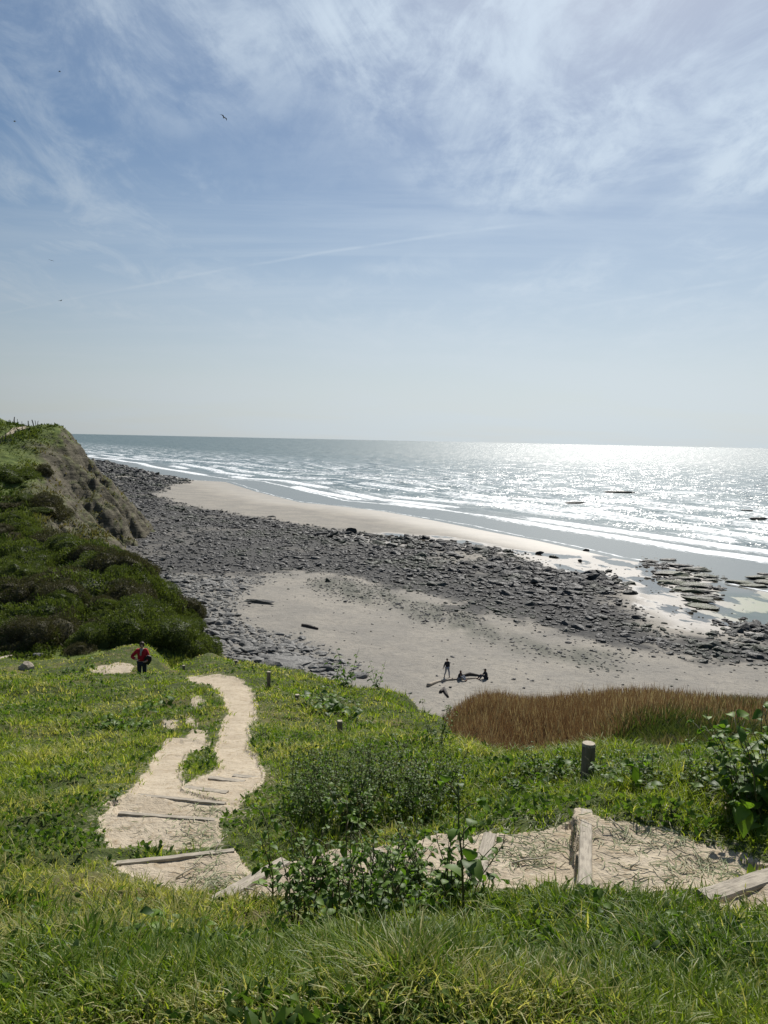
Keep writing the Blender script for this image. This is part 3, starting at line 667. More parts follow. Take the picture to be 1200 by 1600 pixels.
V, Fc, k = blades(xr, Yr, zr, Lr, np.where(tall, .012, .014+.012*g.random(n)), .08+.22*g.random(n), g.random(n)*6.28, g.normal(0, .5, n), (0, .5, .8, 1), (1, 1, 1.3, .2))
M_REED = grass_mat("dead_reed", (.125, .068, .057), (.20, .122, .10), (.38, .30, .25), .3, .7, .15)
o = mesh_np("reeds", V, Fc, M_REED, attrs=dict(tint=np.repeat(g.random(n), k), dry=np.repeat((g.random(n) < .25)*.8, k)), smooth_=True); tag(o, kind="stuff")
# green undergrowth of the gully and the seaward slope, mixed with grey stems
N = 52000
Yr = 24+33*g.random(N); pxr = 560+800*g.random(N); xr = (pxr-600)/F_PX*Yr*1.02; zr, fr = hill_qf(xr, Yr); vis = grid_q(xr, Yr, HAZ, HLR, HVIS)
keep = ((vis > .1) | (Yr > 38)) & (zr > beach_h(xr, Yr)+.05); xr, Yr, zr = [q[keep] for q in (xr, Yr, zr)]; n = len(xr)
pt = fbm(xr*.22, Yr*.22, 411, 4); Lr = (.3+.7*smooth(pt, .4, .7))*(.6+.6*g.random(n))
V, Fc, k = blades(xr, Yr, zr, Lr, .03+.04*g.random(n), .2+.5*g.random(n), g.random(n)*6.28, g.normal(0, .9, n))
M_UNDER = grass_mat("undergrowth_blade", (.045, .075, .018), (.10, .13, .035), (.20, .16, .11), .3, .6, .2)
o = mesh_np("undergrowth", V, Fc, M_UNDER, attrs=dict(tint=np.repeat(g.random(n), k), dry=np.repeat(np.clip(smooth(fbm(xr*.3, Yr*.3, 415, 3), .42, .66)+g.normal(0, .2, n), 0, 1), k))); tag(o, kind="stuff")

# ---------------------------------------------------------------- mesh builder
import bmesh
class MB:
    def __init__(s): s.v = []; s.f = []; s.m = []; s.a = []
    def add(s, verts, faces, mi=0, tint=.5):
        o_ = len(s.v); s.v.extend([tuple(map(float, p)) for p in verts]); s.f.extend([tuple(int(i)+o_ for i in f_) for f_ in faces]); s.m.extend([mi]*len(faces)); s.a.extend([tint]*len(verts))
    def tube(s, pts, rad, sides=7, mi=0, caps=True, tint=.5, wob=0):
        pts = [Vector(p) for p in pts]; V = []; n = len(pts)
        up = Vector((0, 0, 1))
        for i, p in enumerate(pts):
            t = (pts[min(i+1, n-1)]-pts[max(i-1, 0)]).normalized()
            a = t.cross(up if abs(t.z) < .95 else Vector((0, 1, 0))).normalized(); b = t.cross(a)
            r_ = rad[i] if hasattr(rad, '__len__') else rad
            for k_ in range(sides):
                th = 2*math.pi*k_/sides; rr_ = r_*(1+wob*math.sin(k_*2.3+i*1.7))
                V.append(p+(a*math.cos(th)+b*math.sin(th))*rr_)
        Fc = [(i*sides+k_, i*sides+(k_+1) % sides, (i+1)*sides+(k_+1) % sides, (i+1)*sides+k_) for i in range(n-1) for k_ in range(sides)]
        if caps: Fc += [tuple(range(sides))[::-1], tuple((n-1)*sides+k_ for k_ in range(sides))]
        s.add(V, Fc, mi, tint)
    def build(s, name, mats, parent=None, smooth_=False):
        me = bpy.data.meshes.new(name); me.from_pydata(s.v, [], s.f)
        mats = mats if isinstance(mats, (list, tuple)) else [mats]
        for m_ in mats: me.materials.append(m_)
        me.polygons.foreach_set('material_index', s.m)
        if smooth_: me.polygons.foreach_set('use_smooth', [True]*len(s.f))
        at = me.attributes.new('tint', 'FLOAT', 'POINT'); at.data.foreach_set('value', s.a)
        me.update(); o_ = bpy.data.objects.new(name, me); COL.objects.link(o_)
        if parent: o_.parent = parent
        return o_
def ico(sub_):
    bm = bmesh.new(); bmesh.ops.create_icosphere(bm, subdivisions=sub_, radius=1.0)
    v = np.array([q.co[:] for q in bm.verts]); f_ = np.array([[w.index for w in q.verts] for q in bm.faces]); bm.free(); return v, f_
ICO1, ICO2, ICO3 = ico(1), ico(2), ico(3)
def rock_shape(base, g, flat=.5, cuts=9, tight=.62):
    v, f_ = base; v = v.copy()
    for _ in range(cuts):
        nrm = g.normal(0, 1, 3); nrm[2] = abs(nrm[2])*1.1 if g.random() < .6 else nrm[2]; nrm /= np.linalg.norm(nrm); d0 = tight+.3*g.random()
        q = v@nrm; ov = q > d0; v[ov] -= (q[ov]-d0)[:, None]*nrm
    v += .03*g.normal(0, 1, v.shape)
    v *= np.array([1, .75+.2*g.random(), flat]); return v, f_
def rock_mat(name, c1, c2, weed, wk=.5):
    m, nt, out = material(name); p = pos(nt); oc = objc(nt)
    a = nt.noise(p, 1.3, 5, .65); b = nt.noise(p, 7, 4, .65); st = nt.noise(nt.mapping(p, scale=(.6, .6, 4)), 2.0, 5, .6)
    if name.startswith('dark'):
        sx = nt.n('ShaderNodeSeparateXYZ'); nt.lk(p, sx.inputs[0]); dl = nt.math('ADD', nt.math('MULTIPLY', nt.math('SUBTRACT', sx.outputs[0], 41.0), -.85), nt.math('MULTIPLY', nt.math('SUBTRACT', sx.outputs[1], 161.0), -.53))
        pale = nt.ramp(nt.math('ADD', dl, nt.math('MULTIPLY', nt.math('SUBTRACT', nt.noise(p, .05, 4), .5), 50)), 35, 75)
        c1 = nt.mix(pale, c1, (.05, .049, .046)); c2 = nt.mix(pale, c2, (.115, .11, .10))
    c = nt.mix(nt.ramp(a, .38, .62), c1, c2); c = nt.mix(nt.ramp(st, .5, .66, 0, .5), c, (.03, .03, .028))
    big = nt.noise(p, .06, 4, .6); gn = nt.math('MULTIPLY', nt.ramp(big, .48, .62), wk)
    c = nt.mix(nt.math('MULTIPLY', gn, nt.ramp(b, .4, .6)), c, weed)
    principled(nt, out, c, nt.ramp(b, .3, .7, .5, .85), nt.bump(nt.math('ADD', b, st), .8, .08), .32)
    return m
M_ROCK = rock_mat("dark_wet_rock", (.018, .018, .018), (.045, .044, .041), (.045, .065, .018), .75)
M_SLAB = rock_mat("grey_slab_rock", (.17, .165, .15), (.11, .108, .10), (.12, .12, .08), .2)
M_SHELF = rock_mat("weedy_shelf_rock", (.05, .048, .042), (.10, .092, .075), (.10, .14, .03), .7)

g = np.random.default_rng(501)
def scatter(poly, N, g, power=1.0, warp=2.5, rref=80):
    lo, hi = poly.min(0)-3, poly.max(0)+3
    x = lo[0]+(hi[0]-lo[0])*g.random(N); y = lo[1]+(hi[1]-lo[1])*g.random(N)
    s_ = sdf(x, y, poly)+warp*3*(fbm(x*.12, y*.12, 71, 4)-.5)+g.normal(0, warp*.45, N); r = np.hypot(x, y)
    k = (s_ > 0) & (g.random(N) < np.minimum(1, (rref/r)**power)) & (cliff_q(x, y) < beach_h(x, y)+.6) & (np.abs(np.arctan2(x, y)) < R(36)) & (y > 45)
    return x[k], y[k], r[k], s_[k]
RX = []; 
x, y, r, s_ = scatter(DARK_W, 330000, g, 1.1, 2.5, 110)
px, py = project(x, y, beach_h(x, y))
k = (px < 1330) & (px > 60); 
gap = (sdf(px, py, [(1000, 895), (1060, 885), (1115, 940), (1112, 990), (1060, 985), (1010, 955), (990, 930)]) > 0); k &= ~gap
pn = fbm(x*.07, y*.07, 511, 4); sd_ = shore(x, y)
k &= g.random(len(x)) < np.clip(smooth(pn, .30, .48)+.25*smooth(s_, 4, 10)+smooth(sd_, 30, 50)*.5+smooth(px[:len(x)], 960, 1020)*.8, .10, 1)
x, y, r, s_ = x[k], y[k], r[k], s_[k]; sd_ = sd_[k]
size = np.minimum(.10+.16*g.lognormal(0, .68, len(x)), .85)*(.75+.6*smooth(sd_, 70, 15))*(r/90)**.35*(.55+.6*smooth(s_, 0, 7))
size *= 1+.35*(smooth(shore(x, y), 45, 8))
print("rocks dark", len(x))
RX = [np.stack([x, y, size, np.zeros(len(x))], -1)]
x, y, r, s_ = scatter(SLAB_W, 40000, g, .8, 1.6, 60)
size = np.minimum(.12+.15*g.lognormal(0, .7, len(x)), 1.1)*(.6+.5*smooth(s_, 0, 3)); keep = g.random(len(x)) < .42
x, y, size = x[keep], y[keep], size[keep]; print("slabs", len(x))
RX.append(np.stack([x, y, size, np.ones(len(x))], -1))
RX[0] = RX[0]
SHELF_W = to_world([(995, 872), (1060, 872), (1125, 892), (1128, 950), (1090, 962), (1050, 925), (1005, 895)])
x, y, r, s_ = scatter(SHELF_W, 3200, g, .3, 1.5, 100); k = g.random(len(x)) < .6*smooth(fbm(x*.12, y*.3, 512, 3), .42, .6)+.08; RX.append(np.stack([x[k], y[k], .22+.2*g.lognormal(0, .5, k.sum()), np.zeros(k.sum())], -1))
# loose stones strewn over the sand
for poly, N, sz, wp in ((BAND_W, 26000, .085, 3.5),):
    x, y, r, s_ = scatter(poly, N, g, .5, wp, 60); k = g.random(len(x)) < .3; x, y = x[k], y[k]
    RX.append(np.stack([x, y, sz*(.6+g.lognormal(0, .45, len(x))), np.zeros(len(x))], -1))
N = 7000; xs = -60+140*g.random(N); ys = 55+90*g.random(N); dd = shore(xs, ys); k = (dd > 12) & (g.random(N) < .5*fbm(xs*.1, ys*.1, 77, 3)**1.5) & (np.hypot(xs, ys) < 160) & (cliff_q(xs, ys) < beach_h(xs, ys))
RX.append(np.stack([xs[k], ys[k], .06+.07*g.lognormal(0, .5, k.sum()), np.zeros(k.sum())], -1))
RX = np.concatenate(RX); RX = RX[RX[:, 2] > .05]
vis_sz = RX[:, 2]/np.hypot(RX[:, 0], RX[:, 1]); pxx, pyy = project(RX[:, 0], RX[:, 1], beach_h(RX[:, 0], RX[:, 1])); infr = (pxx > 0) & (pxx < 1200) & (pyy > 700) & (pyy < 1065)
order = np.argsort(-vis_sz*infr); pick = order[:270]; rest = np.setdiff1d(np.arange(len(RX)), pick)
# the mass of small stones: two objects, dark boulders and grey slabs
def rubble(name, idx, mat, base, nvar, flat, seed):
    g = np.random.default_rng(seed); variants = [rock_shape(base, g, flat*(.8+.5*g.random())) for _ in range(nvar)]
    VV = []; FF = []; off = 0; vi = g.integers(0, nvar, len(idx))
    for k_ in range(nvar):
        id_ = idx[vi == k_]; 
        if not len(id_): continue
        v, f_ = variants[k_]; P_ = RX[id_]; th = -.55+g.normal(0, .7, len(id_)); sc = P_[:, 2]
        st = 1+.35*g.random(len(id_)); c_, s_ = np.cos(th), np.sin(th); tl = g.normal(0, .22, len(id_))
        X_ = v[None, :, 0]*(sc*st)[:, None]; Y_ = v[None, :, 1]*sc[:, None]; Z_ = v[None, :, 2]*sc[:, None]+X_*tl[:, None]
        wx = X_*c_[:, None]-Y_*s_[:, None]+P_[:, 0:1]; wy = X_*s_[:, None]+Y_*c_[:, None]+P_[:, 1:2]
        wz = Z_+(beach_h(P_[:, 0], P_[:, 1])+sc*.12)[:, None]
        VV.append(np.stack([wx, wy, wz], -1).reshape(-1, 3)); FF.append((f_[None]+(np.arange(len(id_))*len(v))[:, None, None]).reshape(-1, 3)+off); off += len(id_)*len(v)
    o = mesh_np(name, np.concatenate(VV), np.concatenate(FF), mat, smooth_=False); return tag(o, kind="stuff")
kind_ = RX[rest, 3]
rubble("boulder_rubble", rest[kind_ == 0], M_ROCK, ICO1, 20, .44, 11)
rubble("slab_rubble", rest[kind_ == 1], M_SLAB, ICO1, 12, .32, 12)
def rock_proto(name, mat, flat, seed, base=ICO2, cuts=12):
    v, f_ = rock_shape(base, np.random.default_rng(seed), flat, cuts, .55)
    o = mesh_np(name, v, f_, mat, smooth_=False); return o
PR = [rock_proto("shore_rock", M_ROCK, .5+.08*(i % 3), 600+i) for i in range(9)]; PS = [rock_proto("flat_rock", M_SLAB, .30+.06*(i % 3), 650+i) for i in range(8)]
used_p = set()
for q in pick:
    x, y, sc, kd = RX[q]; pool = PS if kd else PR; o = random.choice(pool)
    if o.name in used_p: o = o.copy(); COL.objects.link(o)
    else: used_p.add(o.name)
    o.location = (x, y, float(beach_h(np.array(x), np.array(y)))+sc*.10); o.scale = (sc*random.uniform(1, 1.4), sc, sc); o.rotation_euler = (random.gauss(0, .12), random.gauss(0, .12), -.55+random.gauss(0, .6))
    if kd: tag(o, "flat grey rock slab among the broken slabs at the cliff foot", "slab", "grey slabs at the cliff foot")
    else: tag(o, "dark angular rock among the weed-dark boulders of the foreshore", "rock", "dark rocks of the foreshore")
for o in PR+PS:
    if o.name not in used_p: bpy.data.objects.remove(o)

def named_rock(px, py, w, flat, label, name="rock", mat=None, seed=0, rz=-.1, asp=.6, sink=.15, on=None, cat="rock", group=None, base=ICO3, cuts=16):
    p = hit(px, py, on or (lambda a, b: np.maximum(beach_h(a, b), 0.0)))
    v, f_ = rock_shape(base, np.random.default_rng(900+seed), flat, cuts, .5)
    v = v*np.array([1, asp, 1])*w*.5; v[:, 2] += -v[:, 2].min()*(1-sink*2)-w*flat*.02
    n_ = fbm(v[:, 0]*3/w+seed, v[:, 1]*3/w+v[:, 2]*4/w, 33+seed, 3)-.5; v += v*n_[:, None]*.35
    o = mesh_np(name, v, f_, mat or M_ROCK, smooth_=False); o.location = p; o.rotation_euler = (0, 0, rz)
    return tag(o, label, cat, group)
named_rock(548, 833, 3.6, .50, "large dark boulder at the sand bar's edge, biggest of the row", "boulder", seed=1)
named_rock(578, 838, 4.5, .28, "low wide dark boulder just right of the largest boulder by the sand bar", "boulder", seed=2)
named_rock(425, 808, 2.8, .22, "flat dark rock lying alone on the pale sand bar's landward edge", seed=3)
named_rock(916, 861, 1.7, .5, "small round dark rock alone at the tip of the sand bar", seed=4)
named_rock(906, 878, 1.3, .6, "blocky dark rock in the shallow water below the sand bar tip", seed=5)
named_rock(866, 872, 2.2, .45, "rounded dark rock at the front of the loose rocks beside the pool", seed=6)
named_rock(842, 866, 2.6, .3, "long flat dark rock on the sand edge above the loose rocks", seed=7)
named_rock(940, 896, 1.9, .55, "upright dark rock at the pool's edge by the sand flat", seed=8)
named_rock(960, 903, 1.6, .5, "stubby dark rock next to the pool at the end of the boulders", seed=9)
named_rock(512, 909, 1.2, .7, "dark boulder on its own on the inner edge of the rocks by the beach", seed=10)
named_rock(985, 928, 3.4, .22, "low dark ledge projecting from the boulders into the brown flat", "ledge", seed=11, cat="ledge")
for i, (px, py, w) in enumerate([(968, 770, 16), (905, 787, 12), (1167, 799, 6), (1185, 812, 7)]):
    named_rock(px, py, w, .085 if i < 2 else .16, ["long dark reef breaking the surface in the surf, farthest out of the reefs", "low dark reef just inside the outer long reef in the surf", "short dark rock sticking out of the bright water at the right edge", "low dark reef in the water below the short rock at the right edge"][i], "reef_rock", M_ROCK, 20+i, 0.1, .25, .1, cat="reef")
# flat shelves of the rocky platform at the right
sh = [(1015, 878, 5), (1045, 876, 4), (1062, 886, 6), (1085, 892, 6.5), (1050, 899, 7), (1075, 906, 6), (1100, 902, 5), (1048, 912, 5.5), (1085, 917, 6), (1112, 908, 3.5), (1095, 926, 5.5), (1065, 922, 4), (1090, 940, 6), (1110, 934, 4), (1100, 950, 5), (1080, 932, 3.5), (1120, 920, 3), (1160, 912, 5), (1185, 905, 6), (1200, 912, 6), (1180, 917, 5), (1195, 898, 3), (1220, 910, 6)]
for i, (px, py, w) in enumerate(sh):
    named_rock(px, py, w*1.1, .15, "flat weedy rock shelf of the platform in the shallow water" if px < 1140 else "flat weedy rock shelf at the right edge, out in the shallow water", "rock_shelf", M_SHELF, 40+i, random.gauss(-.15, .25), .62, .12, cat="rock shelf", group="shelves of the rocky platform" if px < 1140 else "shelves of the outer platform", base=ICO2)
named_rock(408, 942, 5.2, .13, "dark weed-draped rock ledge alone on the grey beach", "ledge", M_ROCK, 70, -.25, .35, cat="ledge")
named_rock(450, 1036, 6.5, .12, "broad layered grey outcrop beside the grass edge", "outcrop", M_SLAB, 71, -.2, .75, cat="outcrop")
named_rock(510, 1046, 2.2, .35, "humped grey block at the seaward end of the layered outcrop", "boulder", M_SLAB, 72, -.6, .6, cat="boulder")
named_rock(385, 1018, 2.8, .25, "tilted square grey slab standing clear of the slabs near the outcrop", "flat_rock", M_SLAB, 73, -.6, .6, cat="slab")
named_rock(352, 1000, 2.4, .3, "thick grey slab between the gorse tip and the beach", "flat_rock", M_SLAB, 74, .4, .7, cat="slab")

# ---------------------------------------------------------------- driftwood
M_DRIFT = simple_mat("bleached_wood", (.42, .36, .28), .85, .35, 9, .5, .02, stretch=(1, 1, 6))
M_LOG = simple_mat("wet_log", (.06, .05, .042), .8, .4, 6, .6, .03)
def driftwood(name, pxs, rads, label, mat, cat="driftwood", hf=None):
    hf = hf or (lambda a, b: beach_h(a, b)); pts = [hit(a, b, hf) for a, b in pxs]; c = pts[0].copy()
    mb = MB(); fine = []; fr = []
    for i in range(len(pts)-1):
        for t in np.linspace(0, 1, 4, endpoint=(i == len(pts)-2)):
            q = pts[i]*(1-t)+pts[i+1]*t; r_ = rads[i]*(1-t)+rads[i+1]*t; q = q-c; fine.append((q[0]+random.gauss(0, r_*.12), q[1], q[2]+r_*.7+random.gauss(0, r_*.08))); fr.append(r_*random.uniform(.88, 1.1))
    mb.tube(fine, fr, 9, wob=.12)
    if len(fine) > 5:
        b = Vector(fine[len(fine)//2]); mb.tube([b, b+Vector((.25, .1, .3))*rads[0]*6*.4, b+Vector((.35, .3, .42))*rads[0]*6*.4], [rads[0]*.45, rads[0]*.3, rads[0]*.12], 6)
    o = mb.build(name, mat, None, True); o.location = c; return tag(o, label, cat)
driftwood("driftwood", [(472, 978), (484, 981), (497, 984)], [.16, .2, .13], "short dark driftwood log lying on the open beach", M_LOG)
driftwood("pale_driftwood", [(668, 1073), (685, 1066), (705, 1063), (725, 1062), (748, 1060)], [.16, .13, .11, .10, .06], "long pale bent driftwood trunk beside the people on the beach", M_DRIFT)
driftwood("driftwood_pile", [(722, 1057), (735, 1055), (752, 1057)], [.10, .17, .08], "low dark heap of driftwood between the two seated people", M_LOG, "driftwood pile")

# ---------------------------------------------------------------- far fence and cliff path
def on_cliff(px, py): return hit(px, py, cliff_q)
M_POST = simple_mat("weathered_post", (.20, .165, .13), .85, .45, 14, .6, .01, stretch=(1, 1, .25), col2=(.11, .09, .07))
M_CUT = simple_mat("cut_timber_top", (.46, .40, .30), .85, .3, 30, .4, .005)
def fence_post(p, h, lean, label, w=.09):
    mb = MB(); lx, ly = lean; mb.tube([(0, 0, -.3), (lx*.5, ly*.5, h*.5), (lx, ly, h)], [w, w*.95, w*.85], 6)
    o = mb.build("fence_post", M_POST); o.location = p; return tag(o, label, "fence post", "fence posts along the cliff top")
def sky_cliff(px):
    for py in np.arange(640, 700, .5):
        p = hit(px, py, cliff_q)
        if p[1] < 400 and np.hypot(p[0], p[1]) < 400: return p, py
    return p, py
for i, (px, h, lean) in enumerate([(18, 1.4, (.25, 0)), (19.5, 1.3, (0, 0)), (24, 1.1, (.0, 0)), (31, 1.1, (.02, 0)), (41, 1.35, (0, 0)), (50, 1.3, (-.45, 0)), (53, .9, (-.2, 0)), (55, .8, (.2, 0))]):
    p, _ = sky_cliff(px); p = p+np.array([0, 1.0, 0]); p[2] = float(cliff_q(p[0], p[1]))
    fence_post(p, h*1.15, lean, ["leaning thick fence post on the skyline, first of the row", "thin fence post close behind the leaning thick post", "thin short fence post on the skyline slope", "thin fence post midway on the skyline row", "upright fence post on the skyline, in the gap of the hill", "fence post leaning hard to the left on the skyline", "short stake beside the hard-leaning fence post", "last small stake of the skyline fence row"][i], .13 if i in (0, 4, 5) else .07)
for i, (px, py) in enumerate([(1, 694), (4, 690), (9, 686), (16, 683), (24, 681), (29, 680), (35, 675)]):
    p = on_cliff(px, py); fence_post(p, 1.2, (0, 0), ["fence post nearest the picture's edge below the cliff path"]*1 and ["fence post below the cliff path at the very edge of view", "second fence post below the cliff path from the lower end", "third fence post below the cliff path from the lower end", "fence post below the middle of the cliff path", "fence post in the steep stretch below the cliff path", "fence post next to the bend below the cliff path", "fence post at the top bend of the cliff path"][i], .10)
mb = MB(); ptsL = []
for a, b in [(-30, 700), (-12, 694), (0, 688), (8, 683), (16, 679), (22, 674), (27, 669.5), (33, 668), (38, 671)]: ptsL.append(on_cliff(a, b))
c = ptsL[0].copy(); V = []; n = len(ptsL)
for i in range(n):
    t = ptsL[min(i+1, n-1)]-ptsL[max(i-1, 0)]; t = t/np.linalg.norm(t); s_ = np.array([t[1], -t[0], 0]); s_ /= np.linalg.norm(s_)
    for k_ in (-.7, -.25, .25, .7):
        q = ptsL[i]+s_*k_*1.3; q[2] = max(float(cliff_q(q[0], q[1])), ptsL[i][2]-.3)+.12; V.append(q-c)
mb.add(V, [(i*4+j, i*4+j+1, i*4+j+5, i*4+j+4) for i in range(n-1) for j in range(3)]); o = mb.build("path", M_EARTH, None, True); o.location = c; tag(o, kind="structure")

# ---------------------------------------------------------------- gorse and scrub
M_GORSE = leaf_mat("gorse_leaf", (.045, .065, .016), (.15, .17, .045), .35, .6, .2)
M_GORSE2 = leaf_mat("brown_scrub_leaf", (.065, .06, .03), (.12, .105, .06), .2, .7, .15)
def shrub_mesh(name, seed, n, leaf, mat, flat=.62):
    g = np.random.default_rng(seed); d_ = g.normal(0, 1, (n, 3)); d_[:, 2] = np.abs(d_[:, 2])*1.0-.15; d_ /= np.linalg.norm(d_, axis=1)[:, None]
    lump = .70+.75*(fbm(d_[:, 0]*2.6+seed, d_[:, 1]*2.6+d_[:, 2]*2.1, seed, 4)-.25); rr_ = lump*(1-.22*g.random(n)**2)+.06*g.random(n)
    c = d_*rr_[:, None]*np.array([1, 1, flat]); 
    up = d_*.8+g.normal(0, .6, (n, 3))+np.array([0, 0, .15]); up /= np.linalg.norm(up, axis=1)[:, None]; sd = np.cross(up, g.normal(0, 1, (n, 3))); sd /= np.linalg.norm(sd, axis=1)[:, None]
    L = leaf*(.6+.8*g.random(n))[:, None]; V = np.stack([c-sd*L*.30, c+sd*L*.30, c+sd*L*.10+up*L, c-sd*L*.10+up*L], 1).reshape(-1, 3); Fc = np.arange(n*4).reshape(-1, 4)
    t = np.clip(.5+g.normal(0, .25, n)+.5*(fbm(c[:, 0]*3, c[:, 1]*3, seed+3, 2)-.5), 0, 1)
    v2, f2 = ICO3; l2 = .60+.65*(fbm(v2[:, 0]*2.6+seed, v2[:, 1]*2.6+v2[:, 2]*2.1, seed, 4)-.25); v2 = v2*l2[:, None]*np.array([1, 1, flat])  # lumpy inner core, added in a dark leaf tint to block light
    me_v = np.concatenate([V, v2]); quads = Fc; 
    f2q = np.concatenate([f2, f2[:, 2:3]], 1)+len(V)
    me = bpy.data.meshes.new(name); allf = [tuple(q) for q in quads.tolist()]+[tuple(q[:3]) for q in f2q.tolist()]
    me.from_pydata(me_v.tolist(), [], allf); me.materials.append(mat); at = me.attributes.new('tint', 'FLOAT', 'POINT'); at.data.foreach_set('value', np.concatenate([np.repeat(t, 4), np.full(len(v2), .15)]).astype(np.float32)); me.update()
    return me
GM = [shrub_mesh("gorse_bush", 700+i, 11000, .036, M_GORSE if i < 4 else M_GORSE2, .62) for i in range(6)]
gb = [ # px, py (centre of its foot on the slope), radius x, radius z factor, mesh, label
 (30, 950, 5.2, 0, "dark gorse bush on the gully side, bottom corner of the big mound"), (90, 945, 5.0, 1, "dark gorse bush second along the lower mound"), (150, 935, 5.0, 2, "gorse bush in the middle of the big dark mound"),
 (185, 925, 4.8, 3, "round dark gorse bush where the big mound is highest"), (225, 958, 3.8, 0, "gorse bush sloping down toward the rocks on the big mound"), (266, 985, 3.0, 1, "low gorse bush close to the tip of the big mound"), (300, 1008, 2.2, 2, "smallest gorse bush at the very tip of the mound by the beach"),
 (60, 985, 4.2, 3, "dark shaded gorse bush at the foot of the mound"), (120, 992, 4.2, 0, "shaded gorse bush above the low green rock hump"), (180, 990, 4.4, 2, "shaded gorse bush behind the person in red"), (235, 1000, 3.8, 1, "shaded gorse bush at the mound's foot by the slope edge"), (275, 1010, 2.8, 3, "small shaded gorse bush above the grass terrace edge"),
 (0, 925, 4.5, 1, "gorse bush cut by the picture's edge beside the green strip"), (20, 880, 4.8, 0, "spreading bright-topped bush above the green strip"), (75, 868, 5.5, 5, "brownish thicket on the shoulder of the mound"), (125, 880, 4.6, 3, "bush on the upper shoulder of the mound"), (160, 898, 3.4, 4, "brown-tinged bush on the seaward shoulder of the mound"),
 (35, 785, 6.5, 4, "long smooth whale-backed thicket on the cliff slope"), (68, 790, 3.0, 5, "tapering end of thicket beside the whale-backed one"), (10, 822, 4.2, 1, "dark bush in the hollow below the whale-backed thicket"), (40, 842, 3.6, 0, "domed green bush in the hollow of the cliff slope"), (78, 846, 1.8, 3, "small dark bush at the seaward side of the hollow"),
 (0, 745, 6.0, 1, "dark scrub patch below the grassy cliff top"), (34, 750, 3.4, 3, "dark scrub patch beside the bare cliff gullies"), (66, 738, 1.8, 5, "brown scrub below the cliff-top turf"), (120, 1020, 1.5, 4, "low lit brushy hump at the foot of the dark gorse"), (20, 1018, 2.2, 5, "brown bramble tangle at the gully bottom"), (50, 1018, 1.8, 0, "stubby bush in the shade above the gully stones")]
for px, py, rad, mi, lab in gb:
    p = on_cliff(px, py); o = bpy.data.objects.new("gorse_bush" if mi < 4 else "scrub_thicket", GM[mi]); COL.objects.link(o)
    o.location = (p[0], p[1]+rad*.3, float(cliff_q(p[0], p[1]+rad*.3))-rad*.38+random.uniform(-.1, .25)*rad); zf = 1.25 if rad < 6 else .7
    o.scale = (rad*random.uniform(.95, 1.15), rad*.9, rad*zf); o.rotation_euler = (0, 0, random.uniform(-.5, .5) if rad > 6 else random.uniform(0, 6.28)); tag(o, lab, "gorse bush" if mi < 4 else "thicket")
gg = random.Random(55)
for i in range(64):
    px = gg.uniform(-10, 300); t = max(0, (px-180)/150); py = gg.uniform(870+t*120, 1012); 
    if px < 40 and py < 905: continue
    p = on_cliff(px, py); rad = gg.choice([1.2, 1.6, 2.0, 2.6, 3.0])*(.8 if px > 250 else 1)
    o = bpy.data.objects.new("gorse_bush", GM[gg.choice([0, 1, 2, 3, 3, 4, 5])]); COL.objects.link(o); o.location = (p[0], p[1]+rad*.2, p[2]+gg.uniform(-.1, .9)); o.scale = (rad*gg.uniform(.9, 1.4), rad, rad*gg.uniform(.9, 1.5)); o.rotation_euler = (gg.gauss(0, .15), gg.gauss(0, .15), gg.uniform(0, 6.28))
    tag(o, "small gorse bush, one of many merging into the big dark mound", "gorse bush", "small gorse bushes of the mound")
for i in range(30):
    px = gg.uniform(-10, 80); py = gg.uniform(730, 850); p = on_cliff(px, py)
    if p[0] > -38-.0*py and False: continue
    rad = gg.choice([.6, .9, 1.2, 1.6]); o = bpy.data.objects.new("scrub_thicket", GM[gg.choice([0, 3, 4, 4, 5, 5])]); COL.objects.link(o); o.location = tuple(p); o.scale = (rad*gg.uniform(.9, 1.5), rad, rad*gg.uniform(.6, 1.1)); o.rotation_euler = (0, 0, gg.uniform(0, 6.28))
    tag(o, "small scrubby bush dotted over the eroded cliff slope", "thicket", "small bushes over the cliff slope")
# rough grass and low scrub over the cliff
g = np.random.default_rng(777); N = 90000
a = R(-29)+R(27)*g.random(N); r = np.exp(math.log(48)+(math.log(200)-math.log(48))*g.random(N)); x = np.sin(a)*r; y = np.cos(a)*r; z = cliff_q(x, y)
e_ = 1.2; nx = (cliff_q(x+e_, y)-z)/e_; ny = (cliff_q(x, y+e_)-z)/e_; slope_ = np.hypot(nx, ny)
den = fbm(x*.16, y*.16, 781, 4); keep = (z > beach_h(x, y)+.5) & (g.random(N) < smooth(1.15-slope_, 0, .7)*.9+.08) & (g.random(N) < smooth(den, .25, .5)) & (g.random(N) > .35*ero_q(x, y)); x, y, z, r, slope_, den = [q[keep] for q in (x, y, z, r, slope_, den)]; n = len(x)
L = (.25+.5*smooth(den, .45, .7))*(.6+.8*g.random(n)); 
V, Fc, k = blades(x, y, z, L, .12+.0016*r*g.random(n), .2+.5*g.random(n), g.random(n)*6.28, g.normal(0, .9, n), (0, .6, 1), (1, .9, .3))
M_ROUGH = grass_mat("rough_cliff_grass", (.05, .08, .016), (.13, .16, .036), (.15, .125, .07), .3, .7, .15)
o = mesh_np("scrub", V, Fc, M_ROUGH, attrs=dict(tint=np.repeat(np.clip(smooth(fbm(x*.08, y*.08, 785, 3), .35, .65)+g.normal(0, .2, n), 0, 1), k), dry=np.repeat(np.clip(smooth(slope_, .5, 1.1)*.8+.7*ero_q(x, y)+g.normal(0, .2, n), 0, 1), k))); tag(o, kind="stuff")
